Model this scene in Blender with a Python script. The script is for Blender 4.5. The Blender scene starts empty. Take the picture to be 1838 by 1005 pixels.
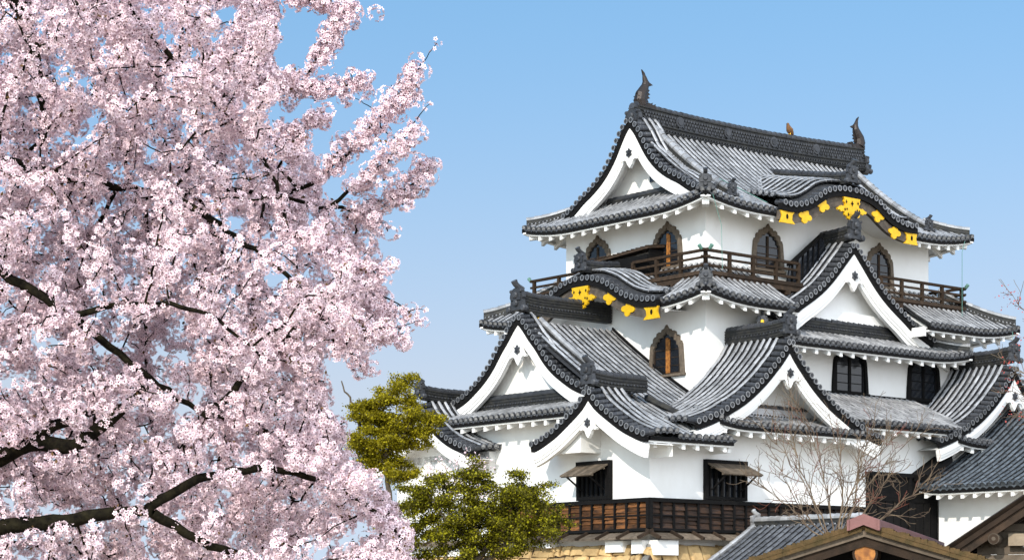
import bpy, math, random
import numpy as np
random.seed(7); RNG = np.random.default_rng(7)
sc = bpy.context.scene
# ------------------------------------------------------------------ camera, sky, sun, exposure
EYE = 1.6
cam = bpy.data.cameras.new("Camera"); camo = bpy.data.objects.new("Camera", cam)
sc.collection.objects.link(camo); sc.camera = camo
camo.location = (0, 0, EYE); camo.rotation_euler = (math.radians(90), 0, 0)
cam.sensor_fit = 'HORIZONTAL'; cam.sensor_width = 36.0
cam.lens = 36.0 * 3704.0 / 1838.0
cam.shift_y = (1082.0 - 502.5) / 1838.0
cam.clip_start = 0.2; cam.clip_end = 5000
SUN_V = np.array((0.60, 1.26, -0.86)); SUN_V = SUN_V / np.linalg.norm(SUN_V)   # way the light travels
w = bpy.data.worlds.new("World"); sc.world = w; w.use_nodes = True
HZ = (4.2, 3.68, 3.2)
nt = w.node_tree; bg = nt.nodes["Background"]
sky = nt.nodes.new("ShaderNodeTexSky"); sky.sky_type = 'NISHITA'; sky.sun_disc = False
sky.sun_elevation = math.asin(-SUN_V[2]); sky.sun_rotation = math.atan2(-SUN_V[0], -SUN_V[1])
sky.air_density = 1.0; sky.dust_density = 0.7; sky.ozone_density = 2.6; sky.altitude = 0
hsv = nt.nodes.new("ShaderNodeHueSaturation"); hsv.inputs['Saturation'].default_value = 0.9
stc = nt.nodes.new("ShaderNodeTexCoord"); sva = nt.nodes.new("ShaderNodeVectorMath"); sva.operation = 'ADD'; sva.inputs[1].default_value = (0, 0, 0.45)
svn = nt.nodes.new("ShaderNodeVectorMath"); svn.operation = 'NORMALIZE'
nt.links.new(stc.outputs['Generated'], sva.inputs[0]); nt.links.new(sva.outputs[0], svn.inputs[0]); nt.links.new(svn.outputs[0], sky.inputs[0])
nt.links.new(sky.outputs[0], hsv.inputs['Color'])
gain = nt.nodes.new("ShaderNodeVectorMath"); gain.operation = 'MULTIPLY'; gain.inputs[1].default_value = (1.26, 1.64, 1.58)
nt.links.new(hsv.outputs[0], gain.inputs[0])
# pale air towards the horizon
sep = nt.nodes.new("ShaderNodeSeparateXYZ"); nt.links.new(stc.outputs['Generated'], sep.inputs[0])
mre = nt.nodes.new("ShaderNodeMapRange"); mre.inputs[1].default_value = 0.29; mre.inputs[2].default_value = 0.0; nt.links.new(sep.outputs['Z'], mre.inputs[0])
pwr = nt.nodes.new("ShaderNodeMath"); pwr.operation = 'POWER'; pwr.inputs[1].default_value = 1.55; nt.links.new(mre.outputs[0], pwr.inputs[0])
hmx = nt.nodes.new("ShaderNodeMix"); hmx.data_type = 'RGBA'; hmx.inputs[7].default_value = (HZ[0], HZ[1], HZ[2], 1); cap_ = nt.nodes.new("ShaderNodeMath"); cap_.operation = 'MINIMUM'; cap_.inputs[1].default_value = 0.52; nt.links.new(pwr.outputs[0], cap_.inputs[0]); nt.links.new(cap_.outputs[0], hmx.inputs[0]); nt.links.new(gain.outputs[0], hmx.inputs[6])
# added fill glow behind the viewer, out of view, to brighten the walls
dot = nt.nodes.new("ShaderNodeVectorMath"); dot.operation = 'DOT_PRODUCT'; dot.inputs[1].default_value = (0.50, -0.81, 0.30)
nt.links.new(stc.outputs['Generated'], dot.inputs[0])
mxz = nt.nodes.new("ShaderNodeMath"); mxz.operation = 'MAXIMUM'; mxz.inputs[1].default_value = 0.0; nt.links.new(dot.outputs['Value'], mxz.inputs[0])
fill = nt.nodes.new("ShaderNodeVectorMath"); fill.operation = 'SCALE'; fill.inputs[0].default_value = (10.0, 9.8, 9.6); nt.links.new(mxz.outputs[0], fill.inputs['Scale'])
addz = nt.nodes.new("ShaderNodeVectorMath"); addz.operation = 'ADD'; nt.links.new(hmx.outputs[2], addz.inputs[0]); nt.links.new(fill.outputs[0], addz.inputs[1])
nt.links.new(addz.outputs[0], bg.inputs[0])
bg.inputs[1].default_value = 0.15
sun = bpy.data.lights.new("Sun", 'SUN'); sun.energy = 3.0; sun.angle = math.radians(0.5); sun.color = (1.0, 0.93, 0.83)
suno = bpy.data.objects.new("Sun", sun); sc.collection.objects.link(suno)
from mathutils import Vector, Matrix
suno.rotation_euler = Vector(SUN_V).to_track_quat('-Z', 'Y').to_euler(); suno.location = (-20, -30, 60)
sc.view_settings.view_transform = 'Standard'; sc.view_settings.look = 'None'
sc.view_settings.exposure = 0.42; sc.view_settings.gamma = 1.0

# ------------------------------------------------------------------ materials
MATS = {}
def material(name, col, rough=0.7, spec=0.5, col2=None, scale=6.0, tone=0.0, bump=0.0, bscale=40.0, metal=0.0,
             stretch=(1, 1, 1), detail=6.0, trans=0.0, toncol=None):
    m = bpy.data.materials.new(name); m.use_nodes = True; N = m.node_tree.nodes; L = m.node_tree.links
    b = N["Principled BSDF"]; b.inputs['Roughness'].default_value = rough
    b.inputs['Specular IOR Level'].default_value = spec; b.inputs['Metallic'].default_value = metal
    tc = N.new("ShaderNodeTexCoord"); mp = N.new("ShaderNodeMapping"); mp.inputs['Scale'].default_value = stretch
    L.new(tc.outputs['Object'], mp.inputs['Vector'])
    cur = None
    rgb = N.new("ShaderNodeRGB"); rgb.outputs[0].default_value = (*col, 1); cur = rgb.outputs[0]
    if col2 is not None:
        nz = N.new("ShaderNodeTexNoise"); nz.inputs['Scale'].default_value = scale; nz.inputs['Detail'].default_value = detail
        nz.inputs['Roughness'].default_value = 0.6
        L.new(mp.outputs[0], nz.inputs['Vector'])
        rp = N.new("ShaderNodeMapRange"); rp.inputs[1].default_value = 0.35; rp.inputs[2].default_value = 0.68
        L.new(nz.outputs['Fac'], rp.inputs[0])
        mx = N.new("ShaderNodeMix"); mx.data_type = 'RGBA'
        L.new(rp.outputs[0], mx.inputs[0]); L.new(cur, mx.inputs[6]); mx.inputs[7].default_value = (*col2, 1)
        cur = mx.outputs[2]
    if tone:
        at = N.new("ShaderNodeAttribute"); at.attribute_name = 'tone'
        mr = N.new("ShaderNodeMapRange"); mr.inputs[3].default_value = 1 - tone; mr.inputs[4].default_value = 1 + tone
        L.new(at.outputs['Fac'], mr.inputs[0])
        vm = N.new("ShaderNodeVectorMath"); vm.operation = 'SCALE'
        L.new(cur, vm.inputs[0]); L.new(mr.outputs[0], vm.inputs['Scale']); cur = vm.outputs[0]
        if toncol is not None:
            mx = N.new("ShaderNodeMix"); mx.data_type = 'RGBA'
            m2 = N.new("ShaderNodeMapRange"); m2.inputs[1].default_value = 0.55; m2.inputs[2].default_value = 1.0
            L.new(at.outputs['Fac'], m2.inputs[0]); L.new(m2.outputs[0], mx.inputs[0])
            L.new(cur, mx.inputs[6]); mx.inputs[7].default_value = (*toncol, 1); cur = mx.outputs[2]
    L.new(cur, b.inputs['Base Color'])
    if bump:
        n2 = N.new("ShaderNodeTexNoise"); n2.inputs['Scale'].default_value = bscale; n2.inputs['Detail'].default_value = 5
        L.new(mp.outputs[0], n2.inputs['Vector'])
        bp = N.new("ShaderNodeBump"); bp.inputs['Strength'].default_value = bump; bp.inputs['Distance'].default_value = 0.02
        L.new(n2.outputs['Fac'], bp.inputs['Height']); L.new(bp.outputs[0], b.inputs['Normal'])
    if trans:
        tr = N.new("ShaderNodeBsdfTranslucent"); ms = N.new("ShaderNodeMixShader"); ms.inputs[0].default_value = trans
        L.new(cur, tr.inputs['Color']); L.new(b.outputs[0], ms.inputs[1]); L.new(tr.outputs[0], ms.inputs[2])
        L.new(ms.outputs[0], N["Material Output"].inputs['Surface'])
    MATS[name] = m
    return m
material('plaster', (0.79, 0.78, 0.765), 0.85, 0.2, (0.70, 0.68, 0.65), 0.55, bump=0.12, bscale=14, stretch=(1, 1, 0.7), detail=10)
material('tile', (0.40, 0.395, 0.40), 0.38, 0.6, (0.22, 0.22, 0.225), 1.6, metal=0.40, tone=0.34, detail=10, bump=0.15, bscale=30)
material('tile_dark', (0.028, 0.030, 0.036), 0.50, 0.35, (0.045, 0.046, 0.05), 7.0, tone=0.35, bump=0.2, bscale=40)
material('tile_grey', (0.12, 0.125, 0.135), 0.42, 0.5, (0.06, 0.062, 0.07), 3.0, metal=0.3, tone=0.35)
material('tile_pan_and_shade', (0.020, 0.021, 0.025), 0.8, 0.15, (0.045, 0.045, 0.045), 5.0, tone=0.35)  # pan tiles, and the shade painted along the foot of tile rows
material('tile_ridge', (0.012, 0.013, 0.016), 0.6, 0.3, (0.038, 0.036, 0.030), 5.0, tone=0.3, bump=0.3, bscale=30)
material('tile_blue', (0.085, 0.098, 0.112), 0.38, 0.6, (0.036, 0.043, 0.050), 3.0, tone=0.45, bump=0.15, bscale=30)
material('wood_black', (0.004, 0.004, 0.005), 0.75, 0.1, (0.010, 0.009, 0.008), 5.0, stretch=(1, 1, 6), tone=0.3)
material('wood_dark', (0.05, 0.032, 0.021), 0.8, 0.15, (0.024, 0.017, 0.012), 6.0, tone=0.35, bump=0.3)
material('wood_rail', (0.042, 0.027, 0.017), 0.85, 0.1, (0.022, 0.015, 0.011), 7.0, tone=0.3, bump=0.3)
material('wood_brown', (0.17, 0.068, 0.022), 0.75, 0.2, (0.020, 0.012, 0.008), 1.6, tone=0.6, bump=0.4, stretch=(1.5, 1.5, 8))
material('wood_char', (0.016, 0.013, 0.012), 0.75, 0.2, (0.055, 0.028, 0.016), 2.4, tone=0.5, bump=0.4, stretch=(1.5, 1.5, 8))
material('wood_grey', (0.15, 0.118, 0.088), 0.88, 0.15, (0.075, 0.058, 0.043), 5.0, tone=0.3, bump=0.3)
material('wood_pale', (0.34, 0.27, 0.19), 0.85, 0.2, (0.22, 0.17, 0.12), 5.0, bump=0.3)
material('wood_orange', (0.42, 0.17, 0.035), 0.6, 0.3, (0.14, 0.045, 0.012), 14.0)
material('wood_frame', (0.15, 0.118, 0.088), 0.85, 0.2, (0.085, 0.066, 0.050), 8.0, bump=0.4)
material('kara_board', (0.055, 0.045, 0.038), 0.8, 0.2, (0.11, 0.09, 0.072), 5.0, bump=0.3)
material('glass_dark', (0.010, 0.012, 0.016), 0.12, 0.5)
material('gold', (0.82, 0.48, 0.008), 0.42, 0.5, (0.66, 0.37, 0.006), 7.0, metal=0.3, bump=0.5)
material('bronze', (0.035, 0.024, 0.019), 0.45, 0.4, (0.018, 0.016, 0.016), 12.0, metal=0.4, bump=0.3)
material('copper_green', (0.10, 0.20, 0.16), 0.7, 0.3)
material('copper_pink', (0.21, 0.095, 0.088), 0.6, 0.3, (0.15, 0.07, 0.066), 4.0, bump=0.2)
material('wire', (0.08, 0.20, 0.17), 0.6, 0.3)
material('stone', (0.52, 0.36, 0.17), 0.85, 0.2, (0.34, 0.22, 0.10), 3.0, tone=0.3, bump=0.6, bscale=12)
material('stone_grey', (0.20, 0.19, 0.17), 0.85, 0.2, (0.12, 0.11, 0.10), 3.0, tone=0.3, bump=0.6, bscale=12)
material('ground', (0.40, 0.34, 0.26), 0.95, 0.1, (0.30, 0.26, 0.19), 0.4)
material('moss', (0.10, 0.062, 0.028), 0.95, 0.1, (0.055, 0.040, 0.018), 12.0, bump=1.0, bscale=25)
material('bark', (0.005, 0.004, 0.0035), 0.95, 0.05, (0.020, 0.017, 0.009), 14.0, bump=1.0, bscale=25)
material('twig', (0.015, 0.020, 0.019), 0.85, 0.2)
material('petal', (0.795, 0.625, 0.665), 0.7, 0.15, tone=0.20, trans=0.03)
material('petal_center', (0.13, 0.020, 0.035), 0.8, 0.1, tone=0.3)
material('bud_leaf', (0.10, 0.055, 0.022), 0.8, 0.2, tone=0.5)
material('leaf_gold', (0.20, 0.165, 0.005), 0.6, 0.2, tone=0.45, trans=0.35, toncol=(0.44, 0.37, 0.010))
material('leaf_green', (0.085, 0.076, 0.003), 0.6, 0.2, tone=0.5, trans=0.25, toncol=(0.35, 0.32, 0.008))
material('maple_bark', (0.07, 0.055, 0.04), 0.9, 0.1, (0.13, 0.10, 0.07), 8.0)
material('shrub_bark', (0.08, 0.052, 0.038), 0.85, 0.2, (0.20, 0.15, 0.10), 3.0)
material('shrub_red', (0.17, 0.06, 0.04), 0.8, 0.2)
material('red_bud', (0.36, 0.07, 0.06), 0.8, 0.2)
material('bird', (0.17, 0.085, 0.035), 0.8, 0.2, (0.10, 0.05, 0.025), 20.0)

# ------------------------------------------------------------------ mesh builder
class MB:
    def __init__(s, T=None):
        s.v = []; s.f = []; s.m = []; s.t = []; s.T = T; s.tone = None
    def tn(s): return RNG.random() if s.tone is None else s.tone
    def add(s, pts, faces, mi=0, tone=None):
        o = len(s.v)
        for p in pts:
            s.v.append(s.T(*p) if s.T else tuple(float(x) for x in p))
        t = s.tn() if tone is None else tone
        for f in faces:
            s.f.append([o + i for i in f]); s.m.append(mi); s.t.append(t)
    def box(s, lo, hi, mi=0, tone=None):
        x0, y0, z0 = lo; x1, y1, z1 = hi
        s.add([(x0,y0,z0),(x1,y0,z0),(x1,y1,z0),(x0,y1,z0),(x0,y0,z1),(x1,y0,z1),(x1,y1,z1),(x0,y1,z1)],
              [(3,2,1,0),(4,5,6,7),(0,1,5,4),(1,2,6,5),(2,3,7,6),(3,0,4,7)], mi, tone)
    def hexa(s, p, mi=0, tone=None):     # 8 corners, same order as box
        s.add(p, [(3,2,1,0),(4,5,6,7),(0,1,5,4),(1,2,6,5),(2,3,7,6),(3,0,4,7)], mi, tone)
    def beam(s, p, q, wd, ht, mi=0, up=(0,0,1)):
        p = np.array(p, float); q = np.array(q, float); d = q - p; d /= np.linalg.norm(d)
        u = np.array(up, float); sd = np.cross(d, u); sd /= np.linalg.norm(sd); u = np.cross(sd, d)
        a = sd * wd / 2; b = u * ht / 2
        s.hexa([p-a-b, p+a-b, q+a-b, q-a-b, p-a+b, p+a+b, q+a+b, q-a+b], mi)
    def tube(s, pts, rad, n=8, mi=0, caps=True, tone=None):
        P = np.array(pts, float); K = len(P)
        R = np.full(K, rad, float) if np.isscalar(rad) else np.array(rad, float)
        tg = np.gradient(P, axis=0); tg /= (np.linalg.norm(tg, axis=1, keepdims=True) + 1e-9)
        ref = np.array((0, 0, 1.0)) if abs(tg[0][2]) < 0.9 else np.array((1.0, 0, 0))
        vs = []; u = None
        for k in range(K):
            if u is None: u = np.cross(tg[k], ref)
            else: u = u - tg[k] * (u @ tg[k])
            u = u / (np.linalg.norm(u) + 1e-9); v = np.cross(tg[k], u)
            for j in range(n):
                a = 2 * math.pi * j / n
                vs.append(P[k] + R[k] * (math.cos(a) * u + math.sin(a) * v))
        fs = [(k*n+j, k*n+(j+1) % n, (k+1)*n+(j+1) % n, (k+1)*n+j) for k in range(K-1) for j in range(n)]
        if caps: fs += [tuple(range(n-1, -1, -1)), tuple((K-1)*n + j for j in range(n))]
        s.add(vs, fs, mi, tone)
    def sweep(s, path, prof, out, up=(0, 0, 1), mi=0, caps=True, closed=True, tone=None):
        P = np.array(path, float); o = np.array(out, float); u = np.array(up, float); n = len(prof); K = len(P)
        vs = []
        for k in range(K):
            for (x, y) in prof: vs.append(P[k] + x * o + y * u)
        m = n if closed else n - 1
        fs = [(k*n+j, k*n+(j+1) % n, (k+1)*n+(j+1) % n, (k+1)*n+j) for k in range(K-1) for j in range(m)]
        if caps and closed: fs += [tuple(range(n-1, -1, -1)), tuple((K-1)*n + j for j in range(n))]
        s.add(vs, fs, mi, tone)
    def grid(s, G, mi=0, tone=None):
        G = np.array(G, float); a, b = G.shape[:2]
        s.add(G.reshape(-1, 3), [(i*b+j, i*b+j+1, (i+1)*b+j+1, (i+1)*b+j) for i in range(a-1) for j in range(b-1)], mi, tone)
    def extrude(s, outl, to3, d0, d1, mi=0, tone=None):       # outline (x,y), to3(x,y,d)
        n = len(outl)
        vs = [to3(x, y, d0) for x, y in outl] + [to3(x, y, d1) for x, y in outl]
        s.add(vs, [tuple(range(n)), tuple(range(2*n-1, n-1, -1))] + [(i, (i+1) % n, n+(i+1) % n, n+i) for i in range(n)], mi, tone)
    def build(s, name, mats, parent=None, smooth=False):
        off = np.array(parent['_off']) if parent is not None else np.zeros(3)
        V = np.array(s.v, float).reshape(-1, 3) - off
        me = bpy.data.meshes.new(name)
        me.from_pydata(V.tolist(), [], s.f)
        for mm in mats: me.materials.append(MATS[mm])
        me.polygons.foreach_set('material_index', np.array(s.m, np.int32))
        if smooth: me.polygons.foreach_set('use_smooth', np.ones(len(s.f), bool))
        at = me.attributes.new('tone', 'FLOAT', 'FACE'); at.data.foreach_set('value', np.array(s.t, np.float32))
        me.update()
        o = bpy.data.objects.new(name, me); sc.collection.objects.link(o)
        if parent is not None:
            o.parent = parent; o['_off'] = list(off)
        else: o['_off'] = [0, 0, 0]
        return o

U2 = np.array((0.769, 0.639)); V2 = np.array((-0.639, 0.769)); O2 = np.array((4.748, 71.2))
ANG = math.atan2(0.639, 0.769)
def thing(name, label, cat, loc=(0, 0, 0), castle=False, group=None):
    o = bpy.data.objects.new(name, None); sc.collection.objects.link(o); o.empty_display_size = 0.5
    if castle:
        p = O2 + loc[0] * U2 + loc[1] * V2; o.location = (p[0], p[1], loc[2] + EYE); o.rotation_euler = (0, 0, ANG)
    else: o.location = loc
    o['_off'] = list(loc); o['label'] = label; o['category'] = cat
    if group: o['group'] = group
    return o
def tag(o, label, cat=None, group=None, kind=None):
    if label: o['label'] = label
    if cat: o['category'] = cat
    if group: o['group'] = group
    if kind: o['kind'] = kind
    return o
def px(x, y, D): return ((x - 919.0) / 3704.0 * D, D, (1082.0 - y) / 3704.0 * D + EYE)

# ------------------------------------------------------------------ ground
g = MB(); g.add([(-1500, -300, 0), (1500, -300, 0), (1500, 3000, 0), (-1500, 3000, 0)], [(0, 1, 2, 3)])
tag(g.build('ground', ['ground']), None, kind='structure')

# ------------------------------------------------------------------ tile tools
def curve(tab):
    X = np.array([t[0] for t in tab], float); Z = np.array([t[1] for t in tab], float)
    h = np.diff(X); dl = np.diff(Z) / h; m = np.zeros(len(X))
    m[0] = dl[0]; m[-1] = dl[-1]; m[1:-1] = (dl[:-1] * h[1:] + dl[1:] * h[:-1]) / (h[1:] + h[:-1])
    def f(x):
        x = min(max(x, X[0]), X[-1] + 3)
        if x > X[-1]: return Z[-1] + m[-1] * (x - X[-1])
        i = min(int(np.searchsorted(X, x, 'right')) - 1, len(h) - 1); t = (x - X[i]) / h[i]
        return ((2*t**3-3*t**2+1)*Z[i] + (t**3-2*t**2+t)*h[i]*m[i] + (-2*t**3+3*t**2)*Z[i+1] + (t**3-t**2)*h[i]*m[i+1])
    return f
PITCH = 0.31
def tile_cap(mb, p, ax, r=0.105, mi=1):
    p = np.array(p, float); ax = np.array(ax, float); ax /= np.linalg.norm(ax)
    u = np.cross(ax, (0, 0, 1.0)); u /= np.linalg.norm(u); v = np.cross(ax, u); n = 10
    vs = []
    for (dd, rr) in ((-0.10, r*0.95), (0, r), (0, r*0.72), (-0.022, r*0.66)):
        for j in range(n):
            a = 2*math.pi*j/n; vs.append(p + ax*dd + rr*(math.cos(a)*u + math.sin(a)*v))
    fs = [(k*n+j, k*n+(j+1) % n, (k+1)*n+(j+1) % n, (k+1)*n+j) for k in range(3) for j in range(n)]
    fs.append(tuple(3*n + j for j in range(n)))
    mb.add(vs, fs[:n] + fs[2*n:], mi); mb.add(vs, fs[n:2*n], 0 if mi == 1 else mi, .15*RNG.random())
def tile_row(mb, pts, side, r=0.076, cap=True, mi=0, foot_shade=None):
    """half-round tiles laid along pts (eave first)"""
    P = np.array(pts, float); K = len(P)
    if K < 2: return
    side = np.array(side, float); M = 7
    tg = np.gradient(P, axis=0); tg /= np.linalg.norm(tg, axis=1, keepdims=True)
    vs = []; nrm = np.cross(tg, side); nrm *= np.sign(nrm[:, 2:3] + 1e-9)
    ang = np.array([-0.45, 0.36, 0.95, math.pi/2, math.pi - 0.95, math.pi - 0.36, math.pi + 0.45])
    base = mb.tn()
    for k in range(K-1):
        vs = []
        jit = side*RNG.normal(0, .006) + np.array((0, 0, RNG.normal(0, .004)))
        for (kk, rr) in ((k, r*1.10), (k+1, r*0.92)):
            Pj = P[kk] + jit
            for a in ang: vs.append(Pj + nrm[kk]*0.018 + rr*(math.cos(a)*side + math.sin(a)*nrm[kk]))
        fs = [(j, j+1, M+j+1, M+j) for j in range(M-1)] + [tuple(range(M))]
        tn = min(1, max(0, 0.35*base + 0.65*RNG.random()))
        if foot_shade is None: mb.add(vs, fs, mi, tn)
        else:
            mb.add(vs, fs[1:M-2] + fs[M-1:], mi, tn); mb.add(vs, [fs[0], fs[M-2]], foot_shade, tn)  # lower flanks in the dark material: contact shade painted between rows
    if cap: tile_cap(mb, P[0] + nrm[0]*0.02 - tg[0]*0.01, -tg[0], 0.105)
def slope(mb, S, P, erng, side, cap=True, r=0.076, step=0.29, sheet=True, pan=2, capf=None):
    S = list(S)
    for i, s in enumerate(S):
        e0, e1 = erng(s)
        if e1 - e0 > 0.12:
            n = max(1, int(round((e1-e0)/step)))
            tile_row(mb, [P(s, e) for e in np.linspace(e0, e1, n+1)], side, r, cap if capf is None else (cap and capf(s)), foot_shade=pan)
        if i + 1 < len(S):
            s2 = S[i+1]; f0, f1 = erng(s2)
            E0, E1 = min(e0, f0), min(max(e1, f1), min(e1, f1) + 0.4)
            if E1 - E0 > 0.12:
                n = max(1, int(round((E1-E0)/step))); es = np.linspace(E0, E1, n+1)
                for k in range(n):
                    q = []
                    for (e, dz) in ((es[k], 0.012), (es[k+1], -0.018)):
                        a = np.array(P(s, e)); b = np.array(P(s2, e)); c = (a+b)/2
                        a = a + (0,0,dz-.02); b = b + (0,0,dz-.02); c = c + (0,0,dz-0.06)
                        q += [a, c, b]
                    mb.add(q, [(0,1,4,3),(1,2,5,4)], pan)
                    if k == 0 and cap:   # drop tile under the eave
                        mb.add([q[0], q[1], q[2], q[2]-(0,0,.02), q[1]-(0,0,.085), q[0]-(0,0,.02)], [(0,1,4,5),(1,2,3,4)], 1)
def ridge(mb, path, out, wd=0.34, ht=0.45, mi=0, round_r=None, beads=True, topmi=1):
    P = np.array(path, float); out = np.array(out, float); n = max(3, int(ht/0.10)); lay = []
    hw = wd/2
    for k in range(n):
        z0 = ht*k/n; z1 = ht*(k+0.62)/n; z2 = ht*(k+1)/n
        lay += [(hw*0.86, z0), (hw*0.86, z0 + (z1-z0)*0.99), (hw*1.02, z1), (hw*1.02, z2)]
    prof = lay + [(-x, z) for x, z in reversed(lay)]
    mb.sweep(P - np.array((0,0,0.06)), prof, out, mi=mi)
    rr = round_r or wd*0.42
    top = P + np.array((0, 0, ht - 0.06))
    L = np.linalg.norm(np.diff(P, axis=0), axis=1).sum(); nn = max(2, int(L/0.3))
    tt = np.concatenate(([0], np.cumsum(np.linalg.norm(np.diff(P, axis=0), axis=1)))); tt /= tt[-1]
    Q = np.array([[np.interp(t, tt, top[:, i]) for i in range(3)] for t in np.linspace(0, 1, nn+1)])
    tile_row(mb, Q, out, rr, cap=False, mi=topmi)
    if beads and ht > 0.3:
        d = P[-1] - P[0]; d /= np.linalg.norm(d)
        for t in np.arange(0.07, L, 0.155)/L:
            c = np.array([np.interp(t, tt, P[:, i]) for i in range(3)])
            for sg in (1, -1):
                p = c + out*sg*hw*1.05 + np.array((0, 0, ht*0.42 - 0.06))
                v = np.array((0,0,1.0))
                mb.add([p-d*.05, p-v*.045, p+d*.05, p+v*.045, p-d*.02+out*sg*.03, p+d*.02+out*sg*.03],
                       [(0,1,4),(1,5,4),(1,2,5),(2,3,5),(3,4,5),(3,0,4)], topmi)
def oni(mb, p, face, up=(0,0,1), s=1.0, horn=True, mi=0):
    """ridge end tile: arched plaque with scroll feet, roundel and a round tile on top"""
    p = np.array(p, float); fx = np.array(face, float); fx /= np.linalg.norm(fx); upv = np.array(up, float)
    sd = np.cross(upv, fx); sd /= np.linalg.norm(sd)
    T = lambda x, y, d: p + sd*x*s + upv*y*s + fx*d*s
    h = [(0.20, -0.22), (0.42, -0.30), (0.50, -0.20), (0.44, -0.10), (0.33, -0.05), (0.30, 0.15), (0.36, 0.22), (0.33, 0.36), (0.24, 0.50), (0.12, 0.56)]
    mb.extrude(h + [(-x, y) for x, y in reversed(h)], T, -0.06, 0.10, mi)
    h2 = [(0.26, 0.12), (0.29, 0.30), (0.2, 0.46), (0.1, 0.52)]
    mb.extrude(h2 + [(-x, y) for x, y in reversed(h2)], T, 0.10, 0.15, mi)
    for (x, y, r, d) in ((0, 0.30, 0.13, 0.22), (0.40, -0.18, 0.12, 0.18), (-0.40, -0.18, 0.12, 0.18), (0.25, 0.44, .07, .17), (-0.25, 0.44, .07, .17), (0, 0.02, 0.12, 0.2)):
        mb.tube([T(x, y, 0), T(x, y, d*0.8), T(x, y, d)], [r*s, r*s, r*0.7*s], 8, mi)
    if horn:
        mb.tube([T(0, 0.52, -0.20), T(0, 0.60, 0.0), T(0, 0.70, 0.14), T(0, 0.80, 0.20)], np.array([.11, .11, .11, .125])*s, 10, mi)
def eave_trim(mb, path, inward, P, side_s, erng, S, rafter=0.70, mis=(0, 1), lo=0.26, rw=0.15):
    """dark band, white fascia, white soffit and rafters below an eave (mis: black, plaster)"""
    inw = np.array(inward, float)
    mb.sweep(np.array(path), [(0.02, -0.055), (0.02, -0.21), (0.16, -0.21), (0.16, -0.055)], inw, mi=mis[0], tone=.5)
    mb.sweep(np.array(path), [(0.08, -0.212), (0.08, -0.27), (0.26, -0.27), (0.26, -0.212)], inw, mi=mis[1], tone=.5)
    G = []
    for s in S:
        e0, e1 = erng(s); G.append([np.array(P(s, e)) - (0, 0, lo) for e in np.linspace(e0 + 0.13, max(e1, e0 + 0.14), 5)])
    mb.grid(G, mis[1], .5)
    s0, s1 = S[0], S[-1]; n = max(1, int(abs(s1-s0)/rafter))
    for i in range(n + 1):
        s = s0 + (s1-s0)*(i + 0.5)/(n + 1); e0, e1 = erng(s)
        if e1 - e0 < 0.5: continue
        A = np.array(P(s, e0 + 0.12)) - (0, 0, lo); B = np.array(P(s, e1)) - (0, 0, lo); sd = np.array(side_s, float)*rw/2
        hh = np.array((0, 0, 0.23))
        mb.hexa([A-sd-hh, A+sd-hh, B+sd-hh, B-sd-hh, A-sd, A+sd, B+sd, B-sd], mis[1], .5)

def prof2(zE, k1, k2): return lambda e: zE + k1*e + k2*e*e

# ------------------------------------------------------------------ the keep
keep = thing('castle_keep', 'three-storey white plastered castle keep with curved grey tiled roofs and gold fittings', 'castle', (0, 0, 2.3), castle=True)
def part(mb, name, mats, parent=keep, label=None, smooth=False):
    o = mb.build(name, mats, parent, smooth)
    if label: o['label'] = label
    return o
ROOFM = ['tile', 'tile_dark', 'tile_pan_and_shade']

# walls
m = MB(); m.box((0, 0, 2.3), (25, 13.8, 5.55)); m.box((0.004, 4.6, 5.5), (24, 13.8, 6.95)); m.box((3.1, 0.004, 5.5), (24, 13, 6.55))
part(m, 'wall', ['plaster'])
m = MB(); m.box((4.73, 2.0, 6.5), (20.2, 12.33, 11.35)); part(m, 'wall', ['plaster'])
m = MB(); m.box((5.93, 3.2, 10.5), (19.0, 11.13, 15.25)); part(m, 'wall', ['plaster'])

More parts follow.
